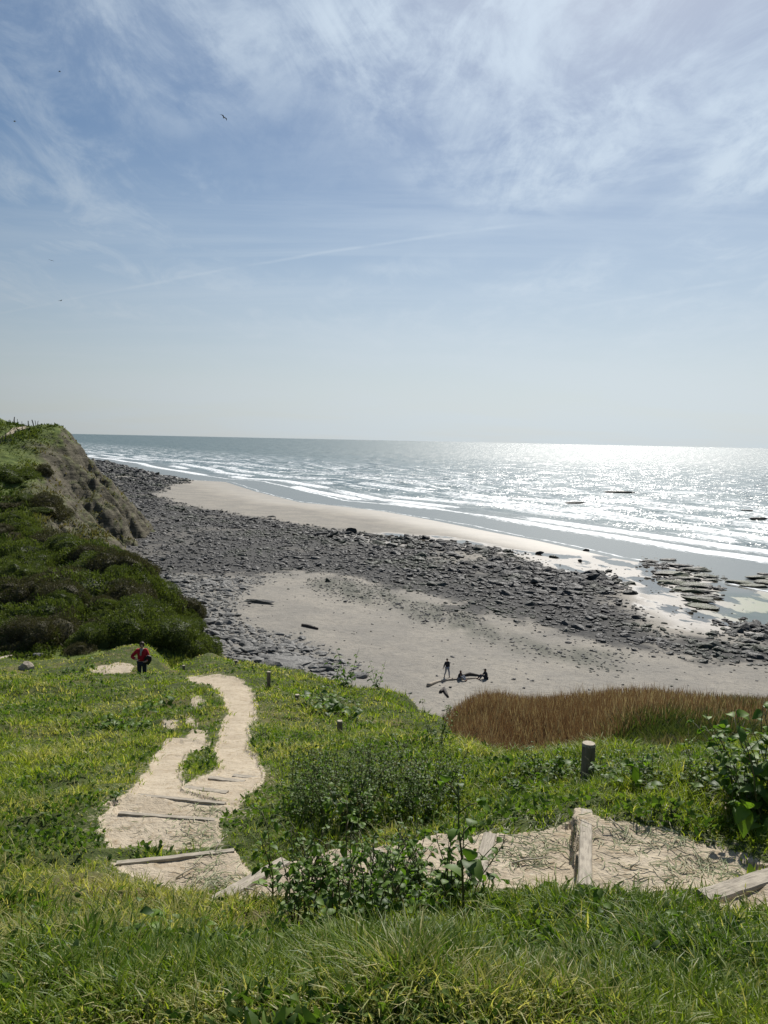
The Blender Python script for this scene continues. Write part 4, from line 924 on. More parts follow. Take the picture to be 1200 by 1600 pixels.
#==PART3==
# ---------------------------------------------------------------- step boards
M_BOARD = simple_mat("worn_plank", (.42, .37, .29), .85, .3, 10, .6, .008, stretch=(1, 8, 8), col2=(.26, .225, .175))
def board(p1, p2, drop, label, w=.085, d_=.20, lift=.018):
    L = CAM_Z-drop; a = at_z(*p1, L); b = at_z(*p2, L); c = (a+b)/2; v = b-a; n = np.linalg.norm(v); ang = math.atan2(v[1], v[0])
    bm = bmesh.new(); N_ = 14; g = np.random.default_rng(int(p1[0])); prof = [(-.5, -1), (.5, -1), (.5, -.08), (.42, 0), (-.42, 0), (-.5, -.08)]
    rows = []
    for i in range(N_+1):
        x = -n/2+n*i/N_; j = g.normal(0, .0012); k_ = g.normal(0, .0015)
        rows.append([bm.verts.new((x, q[0]*w+j, lift+q[1]*d_*(1 if q[1] == -1 else .1/.08*.5)+k_*(q[1] > -.5))) for q in prof])
    for i in range(N_):
        for k_ in range(6): bm.faces.new((rows[i][k_], rows[i+1][k_], rows[i+1][(k_+1) % 6], rows[i][(k_+1) % 6]))
    bm.faces.new(rows[0][::-1]); bm.faces.new(rows[-1]); bmesh.ops.recalc_face_normals(bm, faces=bm.faces)
    me = bpy.data.meshes.new("step_board"); bm.to_mesh(me); bm.free(); me.materials.append(M_BOARD)
    o = bpy.data.objects.new("step_board", me); COL.objects.link(o); o.location = c; o.rotation_euler = (random.gauss(0, .03), random.gauss(0, .012), ang)
    return tag(o, label, "step board", "timber edges of the path steps")
board((916, 1266), (914, 1390), 2.33, "short timber step edge running straight away, below the thick round post", .075, .20)
board((1100, 1404), (1215, 1366), 2.17, "timber step edge with dark bolt heads cut by the right side of the picture", .10)
board((766, 1306), (740, 1394), 2.50, "timber step edge beside the tall single-stemmed plant", .085)
board((335, 1410), (446, 1346), 2.86, "slanting timber step edge with a twig on it, left of the leafy clump", .10)
board((182, 1350), (366, 1330), 3.06, "long timber step edge across the lowest wide landing", .05, .16, .012)
board((590, 1330), (580, 1396), 2.68, "timber step edge hidden behind the leafy clump", .085)
board((186, 1272), (336, 1281), 3.28, "long sunken timber step edge across the widest part of the path", .05, .14, .012)
board((215, 1242), (352, 1257), 3.46, "timber step edge just beyond the widest part of the path", .05, .14, .012)
def board_h(p1, p2, label, w=.08):
    a = hit(*p1, hill_q); b = hit(*p2, hill_q); m = (a+b)/2; board(p1, p2, CAM_Z-m[2], label, w, .15, .010)
board_h((288, 1230), (355, 1239), "short timber step edge beside the grass island in the path")
board_h((326, 1215), (382, 1222), "pale timber step edge where the narrow trail meets the grass island")
board_h((364, 1212), (402, 1216), "farthest small timber step edge at the foot of the narrow trail")
# bolt heads on the right hand board
mbolt = MB()

# ---------------------------------------------------------------- path posts
def post(px, py_top, py_base, Y, rad, label, lean=(0, 0)):
    top = at_y(px, py_top, Y); zb = float(hill_q(top[0], top[1])); h = top[2]-zb
    mb = MB(); n = 6; pts = [(lean[0]*t, lean[1]*t, -.25+(h+.25)*t) for t in np.linspace(0, 1, n)]
    mb.tube(pts, [rad*1.04, rad*1.02, rad, rad*.99, rad*.98, rad*.97], 12, 0, True, wob=.03)
    tx, ty, tz = pts[-1]; ring = [(tx+math.cos(q)*rad*1.0, ty+math.sin(q)*rad*1.0, tz-.012) for q in np.linspace(0, 2*math.pi, 14)[:-1]]; ring2 = [(x*.9+tx*.1, y*.9+ty*.1, tz+.012) for x, y, z in ring]
    mb.add(ring+ring2, [(i, (i+1) % 13, 13+(i+1) % 13, 13+i) for i in range(13)]+[tuple(range(13, 26))], 1)
    o = mb.build("wooden_post", [M_POST, M_CUT]); o.location = (top[0], top[1], zb); return tag(o, label, "post", "round timber posts along the path")
post(920, 1163, 1215, 6.2, .058, "thick round timber post above the steps, nearest of the posts")
post(531, 1127, 1147, 13, .05, "round timber post on the slope above the leafy thicket")
post(463, 1086, 1103, 16, .05, "round timber post second down the slope from the thicket", (.02, 0))
post(420, 1050, 1073, 19, .05, "round timber post at the brow of the slope beside the trail's bend")
post(369, 1032, 1045, 24, .05, "small distant timber post at the brow, by the beach slabs")
post(287, 1040, 1053, 26, .05, "distant timber post standing between the person in red and the trail")
post(540, 1162, 1180, 10.5, .05, "short weathered stump of a post half hidden in the thicket", (.02, 0))

# ---------------------------------------------------------------- leafy plants
M_LEAF = leaf_mat("broad_leaf", (.048, .10, .016), (.17, .27, .03), .45, .52, .28)
M_STEM = simple_mat("green_stem", (.09, .12, .04), .6, .4, 20, .2, .003, col2=(.10, .07, .035))
M_LEAF2 = leaf_mat("pale_leaf", (.045, .09, .018), (.15, .22, .035), .45, .55, .25)
def leaf(VV, FF, TT, base, dirv, L, Wd, g, droop=.5, tint=.5):
    d_ = np.array(dirv, float); d_ /= np.linalg.norm(d_); sd = np.cross(d_, [0, 0, 1.]); n_ = np.linalg.norm(sd); sd = sd/n_ if n_ > .1 else np.array([1., 0, 0])
    tw = g.normal(0, .35); upn = np.cross(sd, d_); sd = sd*math.cos(tw)+upn*math.sin(tw); upn = np.cross(sd, d_)
    o = len(VV); prof = [(0, .12), (.22, .75), (.5, 1.0), (.78, .68), (1.0, .05)]
    for t, w in prof:
        c = base+d_*L*t-np.array([0, 0, 1.])*L*droop*t*t; wv = w*Wd*(1+g.normal(0, .08)); lift = upn*Wd*w*.28
        VV.append(c-sd*wv+lift); VV.append(c); VV.append(c+sd*wv+lift); TT.extend([tint]*3)
    for i in range(4):
        b = o+i*3; FF.append((b, b+3, b+4, b+1)); FF.append((b+1, b+4, b+5, b+2))
def plant_proto(name, seed, h, nst, leafL, per, mat, spread=.5, branch=.5, tops=False):
    g = np.random.default_rng(seed); VV = []; FF = []; TT = []; mb = MB()
    for s_ in range(nst):
        a = g.random()*6.28; sp = spread*h*(.3+.7*g.random()) if nst > 1 else .04; hh = h*(.65+.4*g.random()); base = np.array([math.cos(a), math.sin(a), 0])*.03*nst**.5
        pts = [base+np.array([math.cos(a), math.sin(a), 0])*sp*t**1.5+np.array([0, 0, hh*t-.04])+g.normal(0, .006, 3) for t in np.linspace(0, 1, 7)]
        mb.tube(pts, list(np.linspace(.0055, .002, 7)*(h/.6)**.5), 5)
        for k_ in range(per):
            t = .12+.86*(k_+g.random())/per; i = min(int(t*6), 5); p = pts[i]*(1-(t*6-i))+pts[i+1]*(t*6-i)
            b = k_*2.4+g.random(); out = np.array([math.cos(b), math.sin(b), .35+.5*g.random()]); L = leafL*(1.15-.6*t)*(.6+.7*g.random())
            if g.random() < branch:
                q = p+out/np.linalg.norm(out)*L*(.7+.8*g.random()); mb.tube([p, (p+q)/2+[0, 0, .01], q], [.0028, .002, .0015], 4)
                for e in range(3): leaf(VV, FF, TT, q, out+g.normal(0, .7, 3), L*.8, L*.30, g, .3+.5*g.random(), float(np.clip(g.normal(.5, .28), 0, 1)))
            else: leaf(VV, FF, TT, p, out, L, L*.34, g, .35+.5*g.random(), float(np.clip(g.normal(.45, .28), 0, 1)))
        if tops:
            for e in range(9): 
                out = g.normal(0, 1, 3); out[2] = abs(out[2])+.4; q = pts[-1]+out/np.linalg.norm(out)*.045; mb.tube([pts[-1], q], [.0015, .001], 3); leaf(VV, FF, TT, q, out, .022, .009, g, .1, 1.0)
    root = bpy.data.objects.new(name, None); COL.objects.link(root); root.empty_display_size = .1
    st = mb.build("stem", M_STEM, root, True)
    fo = mesh_np("leaves", np.array(VV), np.array(FF), mat, root, True, attrs=dict(tint=np.array(TT)))
    return root
PP = dict(a=[plant_proto("leafy_weed", 1000+i, .42, 6, .062, 10, M_LEAF) for i in range(4)],
          b=[plant_proto("tall_weed", 1020+i, .75, 6, .066, 14, M_LEAF2, .35, .6, True) for i in range(4)],
          c=[plant_proto("dock_plant", 1040+i, .22, 7, .13, 4, M_LEAF, 1.2, .1) for i in range(3)],
          d=[plant_proto("cabbage_plant", 1060+i, .8, 4, .15, 10, M_LEAF, .45, .3) for i in range(2)],
          e=[plant_proto("single_stem_plant", 1080, .58, 1, .085, 9, M_LEAF, .1, .6)])
used_r = set()
def dup(root):
    if root.name not in used_r: used_r.add(root.name); return root
    return copy_tree(root)
def put_plant(kind, px, py, Yd, sc, label, cat="plant", group=None, lean=.12):
    o = dup(random.choice(PP[kind])); 
    if Yd is None: p = hit(px, py, hill_q)
    else: p = at_y(px, py, Yd); p[2] = float(hill_q(p[0], p[1]))
    o.location = p; k_ = sc*random.uniform(.85, 1.15); o.scale = (k_, k_, k_); o.rotation_euler = (random.gauss(0, lean), random.gauss(0, lean), random.uniform(0, 6.28))
    tag(o, label, cat, group); return o
put_plant('e', 738, 1442, None, 1.3, "tall single-stemmed plant with drooping leaves in front of the steps", lean=.02)
put_plant('e', 470, 1448, None, .75, "thin bare-stemmed plant at the near end of the leafy clump", lean=.05)
for i in range(16):
    px = 452+280*((i*.618) % 1); py = random.uniform(1395, 1448); 
    put_plant('a', px, py, None, .95 if i % 3 else 1.15, "glossy dark-green leafy weed in the low clump in front of the steps", "weed", "leafy weeds of the clump before the steps")
for i in range(22):
    px = 445+250*((i*.618+.2) % 1); py = random.uniform(1225, 1295); put_plant('b', px, py, None, random.uniform(.5, .78), "tall spindly weed in the tangled thicket beside the trail", "weed", "tall weeds of the thicket")
for i in range(17):
    px = 450+240*((i*.618+.5) % 1); py = random.uniform(1220, 1300); put_plant('a', px, py, None, random.uniform(.8, 1.3), "bushy dark leafy weed low in the tangled thicket", "weed", "dark weeds low in the thicket")
for i in range(18):
    px = 790+330*((i*.618+.1) % 1); py = random.uniform(1205, 1240) ; put_plant('a' if i % 2 else 'c', px, py, None, random.uniform(.55, .85), "leafy weed in the shaded bank behind the steps", "weed", "weeds on the bank behind the steps")
for i in range(7):
    px = [1150, 1172, 1190, 1160, 1205, 1225, 1180][i]; py = [1285, 1300, 1275, 1262, 1300, 1290, 1255][i]; put_plant('d', px, py, None, [.62, .72, .85, .75, .9, .95, .8][i], "big-leaved cabbage plant in the tall stand at the right edge", "plant", "cabbage plants at the right edge")
put_plant('c', 250, 1108, None, 1.9, "dark dock clump alone on the turf above the bare patches", "dock"); put_plant('c', 185, 1136, None, 1.8, "low dark dock clump left of the trail's bare patches", "dock"); put_plant('c', 205, 1138, None, 1.6, "second low dock clump touching the first on the turf", "dock")
put_plant('c', 118, 1050, None, 2.2, "small leafy clump on the brow of the terrace", "dock"); put_plant('c', 172, 1246, None, .42, "dark leafy tuft at the outer edge of the path bend", "dock")
for i, (px, py) in enumerate([(505, 1108), (520, 1112), (535, 1120), (492, 1104)]): put_plant('c', px, py, None, 1.8, "dark low weed in the short row between the posts on the slope", "weed", "weeds between the posts")
put_plant('d', 545, 1066, 21.5, 1.5, "dense green bush on the brow by the layered outcrop", "bush"); put_plant('d', 590, 1070, 21, .9, "smaller bush right of the dense bush on the brow", "bush"); put_plant('b', 682, 1168, None, .8, "spindly weed standing alone against the slope left of the reeds", "weed")
for i, (px, py) in enumerate([(215, 1478), (60, 1455), (330, 1470), (1120, 1480), (985, 1455), (640, 1470)]):
    put_plant('c', px, py, None, .45, ["small broad-leaved weed in the grass below the lowest landing", "small broad-leaved weed in the lower turf near the left edge", "small weed in the grass under the slanting step edge", "small weed in the turf by the loose clippings", "small weed in the turf below the widest tread", "small weed in the long grass under the leafy clump"][i], "weed")
for k_, lst in PP.items():
    for r_ in lst:
        if r_.name not in used_r:
            for c_ in list(r_.children): bpy.data.objects.remove(c_)
            bpy.data.objects.remove(r_)

# ---------------------------------------------------------------- small ground weeds and cut grass
g = np.random.default_rng(1200); N = 70000
l = np.log(1.5)+(np.log(26)-np.log(1.5))*g.random(N); a = R(-33)+R(66)*g.random(N); r = np.exp(l); x = np.sin(a)*r; y = np.cos(a)*r; z, f = hill_qf(x, y); vis = grid_q(x, y, HAZ, HLR, HVIS)
k = (f < -.05) & (vis > .3) & (g.random(N) < smooth(fbm(x*1.1+9, y*1.1, 1201, 3), .46, .66)*.8+.04); x, y, z, r = x[k], y[k], z[k], r[k]; n = len(x)
V, Fc, kk = blades(x, y, z+.01+.05*g.random(n), (.02+.03*g.random(n))*(1+.04*r), (.014+.018*g.random(n))*(1+.06*r), .5+.5*g.random(n), g.random(n)*6.28, g.random(n)*6.28, (0, .5, 1), (.5, 1, .3))
o = mesh_np("ground_weeds", V, Fc, M_LEAF2, attrs=dict(tint=np.repeat(g.random(n), kk))); tag(o, kind="stuff")
M_STRAW = grass_mat("cut_straw", (.34, .35, .22), (.52, .50, .36), (.22, .27, .13), .15, .8, .1)
def litter(regions, g):
    VV = []; n = 0
    XX, YY, ZZ, LL, AA = [], [], [], [], []
    for px, py, sx, sy, num, ln in regions:
        for _ in range(num):
            p = hit(px+g.normal(0, sx), py+g.normal(0, sy), hill_q, 60); XX.append(p[0]); YY.append(p[1]); LL.append(ln*(.4+g.random())); AA.append(g.random()*6.28)
    x, y, L, a = map(np.array, (XX, YY, LL, AA)); n = len(x); w = .0028+.0004*np.hypot(x, y)
    segs = np.linspace(0, 1, 4); V = np.empty((n, 8, 3)); cur = g.normal(0, .5, n)
    for k_, t in enumerate(segs):
        aa = a+cur*t; px_ = x+np.cos(aa)*L*t; py_ = y+np.sin(aa)*L*t; pz_ = hill_q(px_, py_)+.005+.012*g.random(n)*(1 if k_ in (1, 2) else .4)
        nx_, ny_ = -np.sin(aa), np.cos(aa)
        V[:, k_*2] = np.stack([px_-nx_*w*.5, py_-ny_*w*.5, pz_], -1); V[:, k_*2+1] = np.stack([px_+nx_*w*.5, py_+ny_*w*.5, pz_+.003], -1)
    b = np.arange(n)*8; Fc = np.concatenate([np.stack([b+k_*2, b+k_*2+1, b+k_*2+3, b+k_*2+2], -1) for k_ in range(3)])
    o = mesh_np("cut_straw", V.reshape(-1, 3), Fc, M_STRAW, attrs=dict(tint=np.repeat(g.random(n), 8), dry=np.repeat((g.random(n) < .35)*.9, 8))); return tag(o, kind="stuff")
litter([(335, 1385, 28, 14, 180, .12), (310, 1310, 22, 22, 138, .11), (330, 1265, 18, 8, 54, .1), (1085, 1362, 50, 16, 156, .11), (830, 1330, 35, 14, 138, .11), (800, 1350, 35, 20, 36, .1), (1175, 1475, 25, 14, 96, .1), (1010, 1310, 60, 12, 156, .11), (520, 1270, 70, 18, 156, .13), (780, 1280, 60, 16, 156, .13), (1100, 1255, 40, 10, 120, .12), (250, 1300, 60, 20, 54, .06), (650, 1360, 60, 25, 72, .08), (960, 1360, 40, 20, 36, .06)], np.random.default_rng(5))
M_TWIG = simple_mat("dry_twig", (.50, .44, .33), .8, .35, 30, .3, .003)
def twig(px, py, L, ang, label, fork=True):
    p = hit(px, py, hill_q); mb = MB(); c_, s_ = math.cos(ang), math.sin(ang)
    mb.tube([(0, 0, .01), (c_*L*.35, s_*L*.35, .025), (c_*L*.7, s_*L*.72, .02), (c_*L, s_*L*.9, .03)], [.006, .005, .004, .002], 6)
    if fork:
        for t, da in ((.35, .7), (.6, -.6)): mb.tube([(c_*L*t, s_*L*t, .022), (c_*L*t+math.cos(ang+da)*L*.4, s_*L*t+math.sin(ang+da)*L*.4, .05)], [.0035, .0015], 5)
    o = mb.build("twig", M_TWIG, None, True); o.location = p; return tag(o, label, "twig")
twig(975, 1302, .16, 1.9, "pale forked twig on the widest tread"); twig(800, 1352, .22, .25, "thin forked twig on the tread beside the short step edge"); twig(380, 1390, .20, -.5, "curved twig lying over the slanting step edge"); twig(275, 1375, .2, .9, "dark forked twig on the lowest wide landing"); twig(985, 1358, .06, .2, "small straight stick in the middle of the widest tread", False); twig(337, 1330, .16, 1.4, "stalk lying over the end of the long landing board")
st_ = named_rock(1135, 1513, .16, .45, "brown clod of earth in the turf near the bottom right corner", "earth_clod", M_POST, 81, 0, .7, .3, on=lambda a, b: hill_q(a, b), cat="clod", base=ICO2)
sg = [("grey stone on the gully floor beside the bramble tangle", 60, 1024, .9), ("pale stone in the gully behind the terrace", 45, 1032, .5), ("flat stone among the gully stones, right of the pale one", 72, 1027, .6)]
for i, (lb, px, py, w) in enumerate(sg): named_rock(px, py, w, .45, lb, "stone", M_SLAB, 84+i, 0, .7, .3, on=ground_q, cat="stone", base=ICO2)
named_rock(42, 1047, .75, .8, "pale-capped weathered stump on the terrace edge at the left", "tree_stump", M_DRIFT, 90, 0, .8, .2, on=hill_q, cat="stump", base=ICO2)
driftwood("driftwood", [(-4, 1034), (10, 1028), (22, 1025)], [.12, .1, .07], "brown driftwood log on the gully floor at the left edge", M_DRIFT, hf=ground_q)
driftwood("driftwood", [(688, 1083), (693, 1078), (700, 1090)], [.13, .15, .08], "dark broken stump of driftwood at the edge of the reeds", M_LOG, "driftwood", hf=ground_q)

# ---------------------------------------------------------------- people
def skin(name, joints, edges, mat, parent=None, root=0, levels=2, fat=0.0):
    me = bpy.data.meshes.new(name); keys = list(joints); idx = {k_: i for i, k_ in enumerate(keys)}
    me.from_pydata([joints[k_][:3] for k_ in keys], [(idx[a], idx[b]) for a, b in edges], [])
    o = bpy.data.objects.new(name, me); COL.objects.link(o)
    o.modifiers.new("s", 'SKIN'); me.skin_vertices or None
    for k_ in keys:
        r_ = joints[k_][3]; r_ = r_ if isinstance(r_, tuple) else (r_, r_)
        sv = me.skin_vertices[0].data[idx[k_]]; sv.radius = (r_[0]+fat, r_[1]+fat); sv.use_root = (idx[k_] == root)
    o.modifiers['s'].use_smooth_shade = True; sb = o.modifiers.new("u", 'SUBSURF'); sb.levels = levels; sb.render_levels = levels
    dg = bpy.context.evaluated_depsgraph_get(); nm = bpy.data.meshes.new_from_object(o.evaluated_get(dg)); o.modifiers.clear(); o.data = nm; bpy.data.meshes.remove(me); nm.name = name
    nm.materials.clear(); nm.materials.append(mat)
    if parent: o.parent = parent
    return o
def flat_mat(name, c, rough=.85, var=.2): return simple_mat(name, c, rough, var, 14, .3, .01)
M_SKIN = flat_mat("skin", (.48, .29, .21), .6, .1); M_HAIR = flat_mat("brown_hair", (.06, .035, .02), .6); M_RED = flat_mat("red_jacket_cloth", (.42, .012, .03), .75); M_DARKC = flat_mat("dark_cloth", (.018, .020, .028), .85); M_GREYJ = flat_mat("pale_denim", (.28, .31, .36), .85); M_SCARF = flat_mat("grey_scarf_cloth", (.32, .30, .27), .9); M_BAG = flat_mat("black_bag", (.012, .012, .014), .6); M_JEAN = flat_mat("dark_denim", (.025, .03, .05), .85)
def fingers(J, E_, wrist, palm, side, out, curl):
    """four fingers and a thumb from the palm; out = pointing direction, side = across the palm"""
    o_, s_ = np.array(out, float), np.array(side, float); c_ = np.array(curl, float); p = np.array(J[palm][:3])
    for i, (off, L) in enumerate([(-.028, .062), (-.010, .072), (.009, .068), (.027, .052)]):
        a = p+s_*off+o_*.028; b = a+o_*L*.55+c_*.008; t = b+o_*L*.35+c_*.022
        for n_, q in (("a", a), ("b", b), ("c", t)): J[f"{palm}f{i}{n_}"] = (*q, .0095)
        E_ += [(palm, f"{palm}f{i}a"), (f"{palm}f{i}a", f"{palm}f{i}b"), (f"{palm}f{i}b", f"{palm}f{i}c")]
    a = p-s_*.035-o_*.005; b = a-s_*.018+o_*.03+c_*.01
    J[palm+"ta"] = (*a, .011); J[palm+"tb"] = (*b, .009); E_ += [(palm, palm+"ta"), (palm+"ta", palm+"tb")]
def make_person(name, J, jacket, trousers, hairm, shoem, label, group=None, detail=True, hair_long=False, face=(0, -1)):
    root = empty(name, (0, 0, 0)); tag(root, label, "person", group)
    E_ = [('pel', 'bel'), ('bel', 'che'), ('che', 'nb'), ('nb', 'nk'), ('nk', 'hd'), ('hd', 'ht')]
    for s_ in 'lr': E_ += [('che', 'sh'+s_), ('sh'+s_, 'el'+s_), ('el'+s_, 'wr'+s_), ('wr'+s_, 'ha'+s_), ('pel', 'hp'+s_), ('hp'+s_, 'kn'+s_), ('kn'+s_, 'an'+s_), ('an'+s_, 'to'+s_)]
    hd = np.array(J['hd'][:3]); fx, fy = face; JB = dict(J); EB = list(E_)
    JB['no'] = (hd[0]+fx*.10, hd[1]+fy*.10, hd[2]-.005, .012); JB['jaw'] = (hd[0]+fx*.055, hd[1]+fy*.055, hd[2]-.06, .04); EB += [('hd', 'no'), ('hd', 'jaw')]
    if detail:
        for s_ in 'lr':
            w = np.array(JB['wr'+s_][:3]); h = np.array(JB['ha'+s_][:3]); o_ = h-w; o_ /= np.linalg.norm(o_); sd = np.cross(o_, [0, 0, 1.]); sd = sd/np.linalg.norm(sd) if np.linalg.norm(sd) > .2 else np.array([0, 1., 0]); fingers(JB, EB, 'wr'+s_, 'ha'+s_, sd, o_, -np.cross(o_, sd))
    b = skin("body", JB, EB, M_SKIN, root)
    JK = {k_: J[k_] for k_ in ('pel', 'bel', 'che', 'nb', 'shl', 'ell', 'wrl', 'shr', 'elr', 'wrr')}
    skin("jacket", JK, [('pel', 'bel'), ('bel', 'che'), ('che', 'nb'), ('che', 'shl'), ('shl', 'ell'), ('ell', 'wrl'), ('che', 'shr'), ('shr', 'elr'), ('elr', 'wrr')], jacket, root, fat=.026)
    JT = {k_: J[k_] for k_ in ('pel', 'hpl', 'knl', 'anl', 'hpr', 'knr', 'anr')}
    skin("trousers", JT, [('pel', 'hpl'), ('hpl', 'knl'), ('knl', 'anl'), ('pel', 'hpr'), ('hpr', 'knr'), ('knr', 'anr')], trousers, root, fat=.018)
    for s_ in 'lr': skin("shoe", {'a': (*J['an'+s_][:3], .05), 'h': (J['an'+s_][0], J['an'+s_][1], J['an'+s_][2]-.045, .045), 't': (*J['to'+s_][:3], .045)}, [('a', 'h'), ('h', 't')], shoem, root)
    v, f_ = ICO3; v = v.copy(); d_ = v[:, 0]*fx+v[:, 1]*fy; cut = (d_ > .35) & (v[:, 2] < .45); v = v*(1+.05*(fbm(v[:, 0]*5, v[:, 1]*5+v[:, 2]*5, 3, 3)-.5))[:, None]
    v[cut] *= .72; low = v[:, 2] < -.3; v = v*np.array([.098, .11, .115]); 
    if hair_long: v[:, 2] = np.where(low, v[:, 2]*2.3, v[:, 2])
    v += hd+np.array([-fx*.018, -fy*.018, .035]); mesh_np("hair", v, f_, hairm, root, True)
    if detail:
        for e in (-1, 1):
            v, f_ = ICO1; ex = np.array([fy*.034*e+fx*.078, -fx*.034*e+fy*.078, .012]); mesh_np("eye", v*.010+hd+ex, f_, M_BAG, root, True)
        v, f_ = ICO1; mesh_np("mouth", v*np.array([.022, .008, .006])+hd+np.array([fx*.083, fy*.083, -.055]), f_, M_RED, root, True)
    return root
J = dict(pel=(0, 0, .93, (.15, .10)), bel=(0, 0, 1.06, (.135, .09)), che=(0, -.01, 1.26, (.15, .10)), nb=(0, 0, 1.41, .06), nk=(0, -.01, 1.46, .05), hd=(.01, -.03, 1.555, (.072, .085)), ht=(.01, -.02, 1.62, (.06, .07)),
         shl=(.17, 0, 1.36, .055), ell=(.25, -.02, 1.10, .042), wrl=(.20, -.20, 1.00, .032), hal=(.14, -.25, .99, .030), shr=(-.17, 0, 1.36, .055), elr=(-.37, -.05, 1.14, .042), wrr=(-.21, -.19, 1.09, .032), har=(-.14, -.22, 1.07, .030),
         hpl=(.09, 0, .88, .085), knl=(.10, -.03, .49, .058), anl=(.11, .05, .09, .04), tol=(.12, -.09, .035, .035), hpr=(-.09, 0, .88, .085), knr=(-.09, -.12, .50, .058), anr=(-.08, -.06, .12, .04), tor=(-.08, -.20, .05, .035))
pr = make_person("person", J, M_RED, M_JEAN, M_HAIR, M_BAG, "person in a red jacket with a dark bag under the arm, climbing the grass slope")
mb = MB(); bmb = [(-.09, .0, -.17), (.10, .02, -.19), (.16, .0, .02), (.11, .0, .17), (-.05, 0, .18), (-.13, 0, .02)]
vb = [(x*1.0, y-.055, z) for x, y, z in bmb]+[(x*1.0, y+.055, z) for x, y, z in bmb]; mb.add(vb, [tuple(range(6)), tuple(range(6, 12))[::-1]]+[(i, i+6, (i+1) % 6+6, (i+1) % 6) for i in range(6)])
bo = mb.build("bag", M_BAG, None, True); bv = bo.modifiers.new("b", 'BEVEL'); bv.width = .035; bv.segments = 3
skin("scarf", dict(a=(-.075, -.02, 1.42, .035), b=(0, -.085, 1.41, .035), c=(.075, -.02, 1.42, .035), d=(0, .06, 1.43, .035), e=(-.02, -.155, 1.32, (.035, .02)), f=(-.03, -.16, 1.20, (.04, .018))), [('a', 'b'), ('b', 'c'), ('c', 'd'), ('d', 'a'), ('b', 'e'), ('e', 'f')], M_SCARF, pr)
p = at_y(222, 1060, 28.0); zb = float(hill_q(p[0], p[1])); hd_z = at_y(222, 1006, 28.0)[2]
print("red person ground", zb, "wanted", hd_z-1.68); pr.location = (p[0], p[1], max(zb-.02, min(zb-.02, hd_z-1.68))); pr.rotation_euler = (0, 0, -math.atan2(p[0], p[1])*.6)
bo.matrix_world = pr.matrix_basis @ Matrix.Translation((.22, -.14, 1.03)) @ Matrix.Rotation(.25, 4, 'Y'); tag(bo, "black bag held under the arm of the person in red", "bag")
def place(o, px, py, rz): p = hit(px, py, lambda a, b: beach_h(a, b)); o.location = p; o.rotation_euler = (0, 0, rz)
J2 = dict(J); J2.update(ell=(.24, .04, 1.10, .042), wrl=(.20, -.02, .88, .032), hal=(.20, -.04, .80, .03), elr=(-.26, .0, 1.13, .042), wrr=(-.36, -.04, .92, .032), har=(-.40, -.05, .85, .03), hd=(.0, -.02, 1.575, (.072, .085)), ht=(0, -.01, 1.64, (.06, .07)),
          knl=(.16, -.12, .50, .058), anl=(.20, -.10, .10, .04), tol=(.24, -.22, .05, .035), knr=(-.10, .02, .50, .058), anr=(-.16, .16, .12, .04), tor=(-.15, .04, .04, .035))
w_ = make_person("person", J2, M_DARKC, M_GREYJ, M_HAIR, M_BAG, "person standing on the beach in a dark jacket and pale jeans"); place(w_, 698, 1058, .4)
def seated(lean, arm):
    return dict(pel=(0, .0, .13, (.15, .11)), bel=(0, -.02, .27, (.13, .10)), che=(0, -.05-lean, .47, (.15, .10)), nb=(0, -.07-lean, .60, .06), nk=(0, -.09-lean, .65, .05), hd=(0, -.12-lean, .74, (.072, .085)), ht=(0, -.11-lean, .81, (.06, .07)),
         shl=(.17, -.06-lean, .56, .055), ell=(.24, -.16-lean, .34, .042), wrl=(.15, -.33, .32+arm, .032), hal=(.10, -.38, .33+arm, .03), shr=(-.17, -.06-lean, .56, .055), elr=(-.24, -.16-lean, .34, .042), wrr=(-.15, -.33, .32+arm, .032), har=(-.10, -.38, .33+arm, .03),
         hpl=(.09, -.04, .12, .085), knl=(.15, -.42, .40, .058), anl=(.14, -.62, .09, .04), tol=(.15, -.76, .04, .035), hpr=(-.09, -.04, .12, .085), knr=(-.12, -.44, .36, .058), anr=(-.12, -.68, .09, .04), tor=(-.13, -.82, .04, .035))
a_ = make_person("person", seated(.06, .0), M_DARKC, M_GREYJ, M_HAIR, M_BAG, "person in dark top and pale jeans sitting on the beach, nearer the standing one", hair_long=True); place(a_, 717, 1062, 1.0)
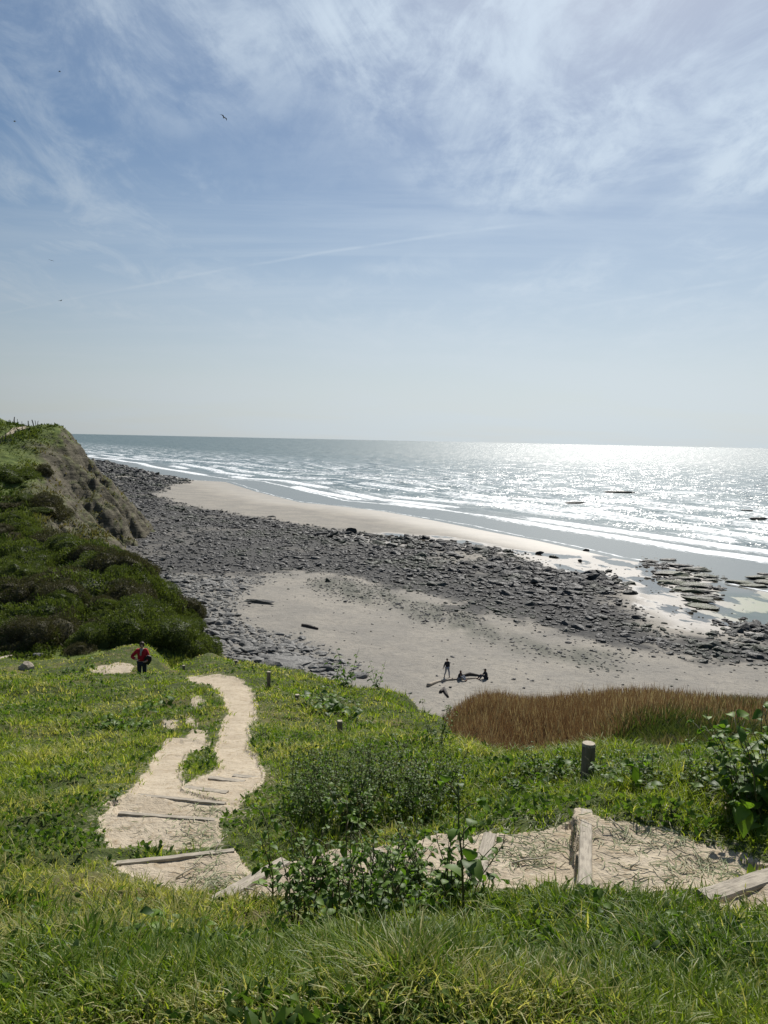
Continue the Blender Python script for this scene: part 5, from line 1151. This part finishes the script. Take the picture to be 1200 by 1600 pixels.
b_ = make_person("person", seated(.03, .05), M_DARKC, M_JEAN, M_HAIR, M_BAG, "person all in black sitting on the beach facing the driftwood", hair_long=True); place(b_, 760, 1061, -1.35); b_.scale = (1.1, 1.1, 1.1)

# ---------------------------------------------------------------- gulls
M_GULL = flat_mat("gull_feathers", (.35, .35, .36), .7, .3); M_GULLD = flat_mat("gull_wing_tips", (.04, .04, .045), .7)
def gull(px, py, dist, span, bank, head, flap, label):
    root = empty("gull", tuple(C0+ray(px, py)[0]/np.linalg.norm(ray(px, py)[0])*dist)); tag(root, label, "gull", None)
    skin("body", dict(t=(0, .24, 0, (.05, .012)), a=(0, .12, 0, .05), b=(0, 0, 0, .075), c=(0, -.13, .01, .06), n=(0, -.2, .03, .04), h=(0, -.26, .04, .042), k=(0, -.32, .03, .012)), [('t', 'a'), ('a', 'b'), ('b', 'c'), ('c', 'n'), ('n', 'h'), ('h', 'k')], M_GULL, root, 2)
    for s_ in (-1, 1):
        V = []; st = [(0.02, .10, -.10, 0), (.18, .09, -.13, flap*.5), (.34, .07, -.14, flap*.8), (.48, .10, -.06, flap*.7), (.60, .16, .06, flap*.5), (.68, .21, .19, flap*.3)]
        for x, yb, yf, z in st: V += [(s_*x*span/1.36, yb, z+.008), (s_*x*span/1.36, yf, z+.012), (s_*x*span/1.36, yf, z-.008), (s_*x*span/1.36, yb, z-.004)]
        Fq = [(i*4+a, i*4+(a+1) % 4, i*4+4+(a+1) % 4, i*4+4+a) for i in range(5) for a in range(4)]+[(0, 1, 2, 3), (20, 21, 22, 23)]
        mb = MB(); mb.add(V, Fq); mb.build("wing", M_GULLD, root)
    root.rotation_euler = (0, bank, head); root.scale = (1.2, 1.2, 1.2)
gull(350, 184, 150, 1.3, .35, .9, .18, "gull gliding high in mid sky, largest of the distant gulls"); gull(93, 112, 230, 1.3, -.2, 2.0, .1, "tiny gull in the blue at the top left of the sky"); gull(23, 190, 230, 1.3, .3, -1.0, .22, "tiny gull near the left edge high in the sky")
gull(80, 407, 250, 1.3, .2, .4, .1, "faint gull above the low haze, upper of the two low gulls"); gull(95, 470, 230, 1.3, -.35, 1.2, .2, "faint gull just over the vapour trail, lowest of the gulls")
#==END==
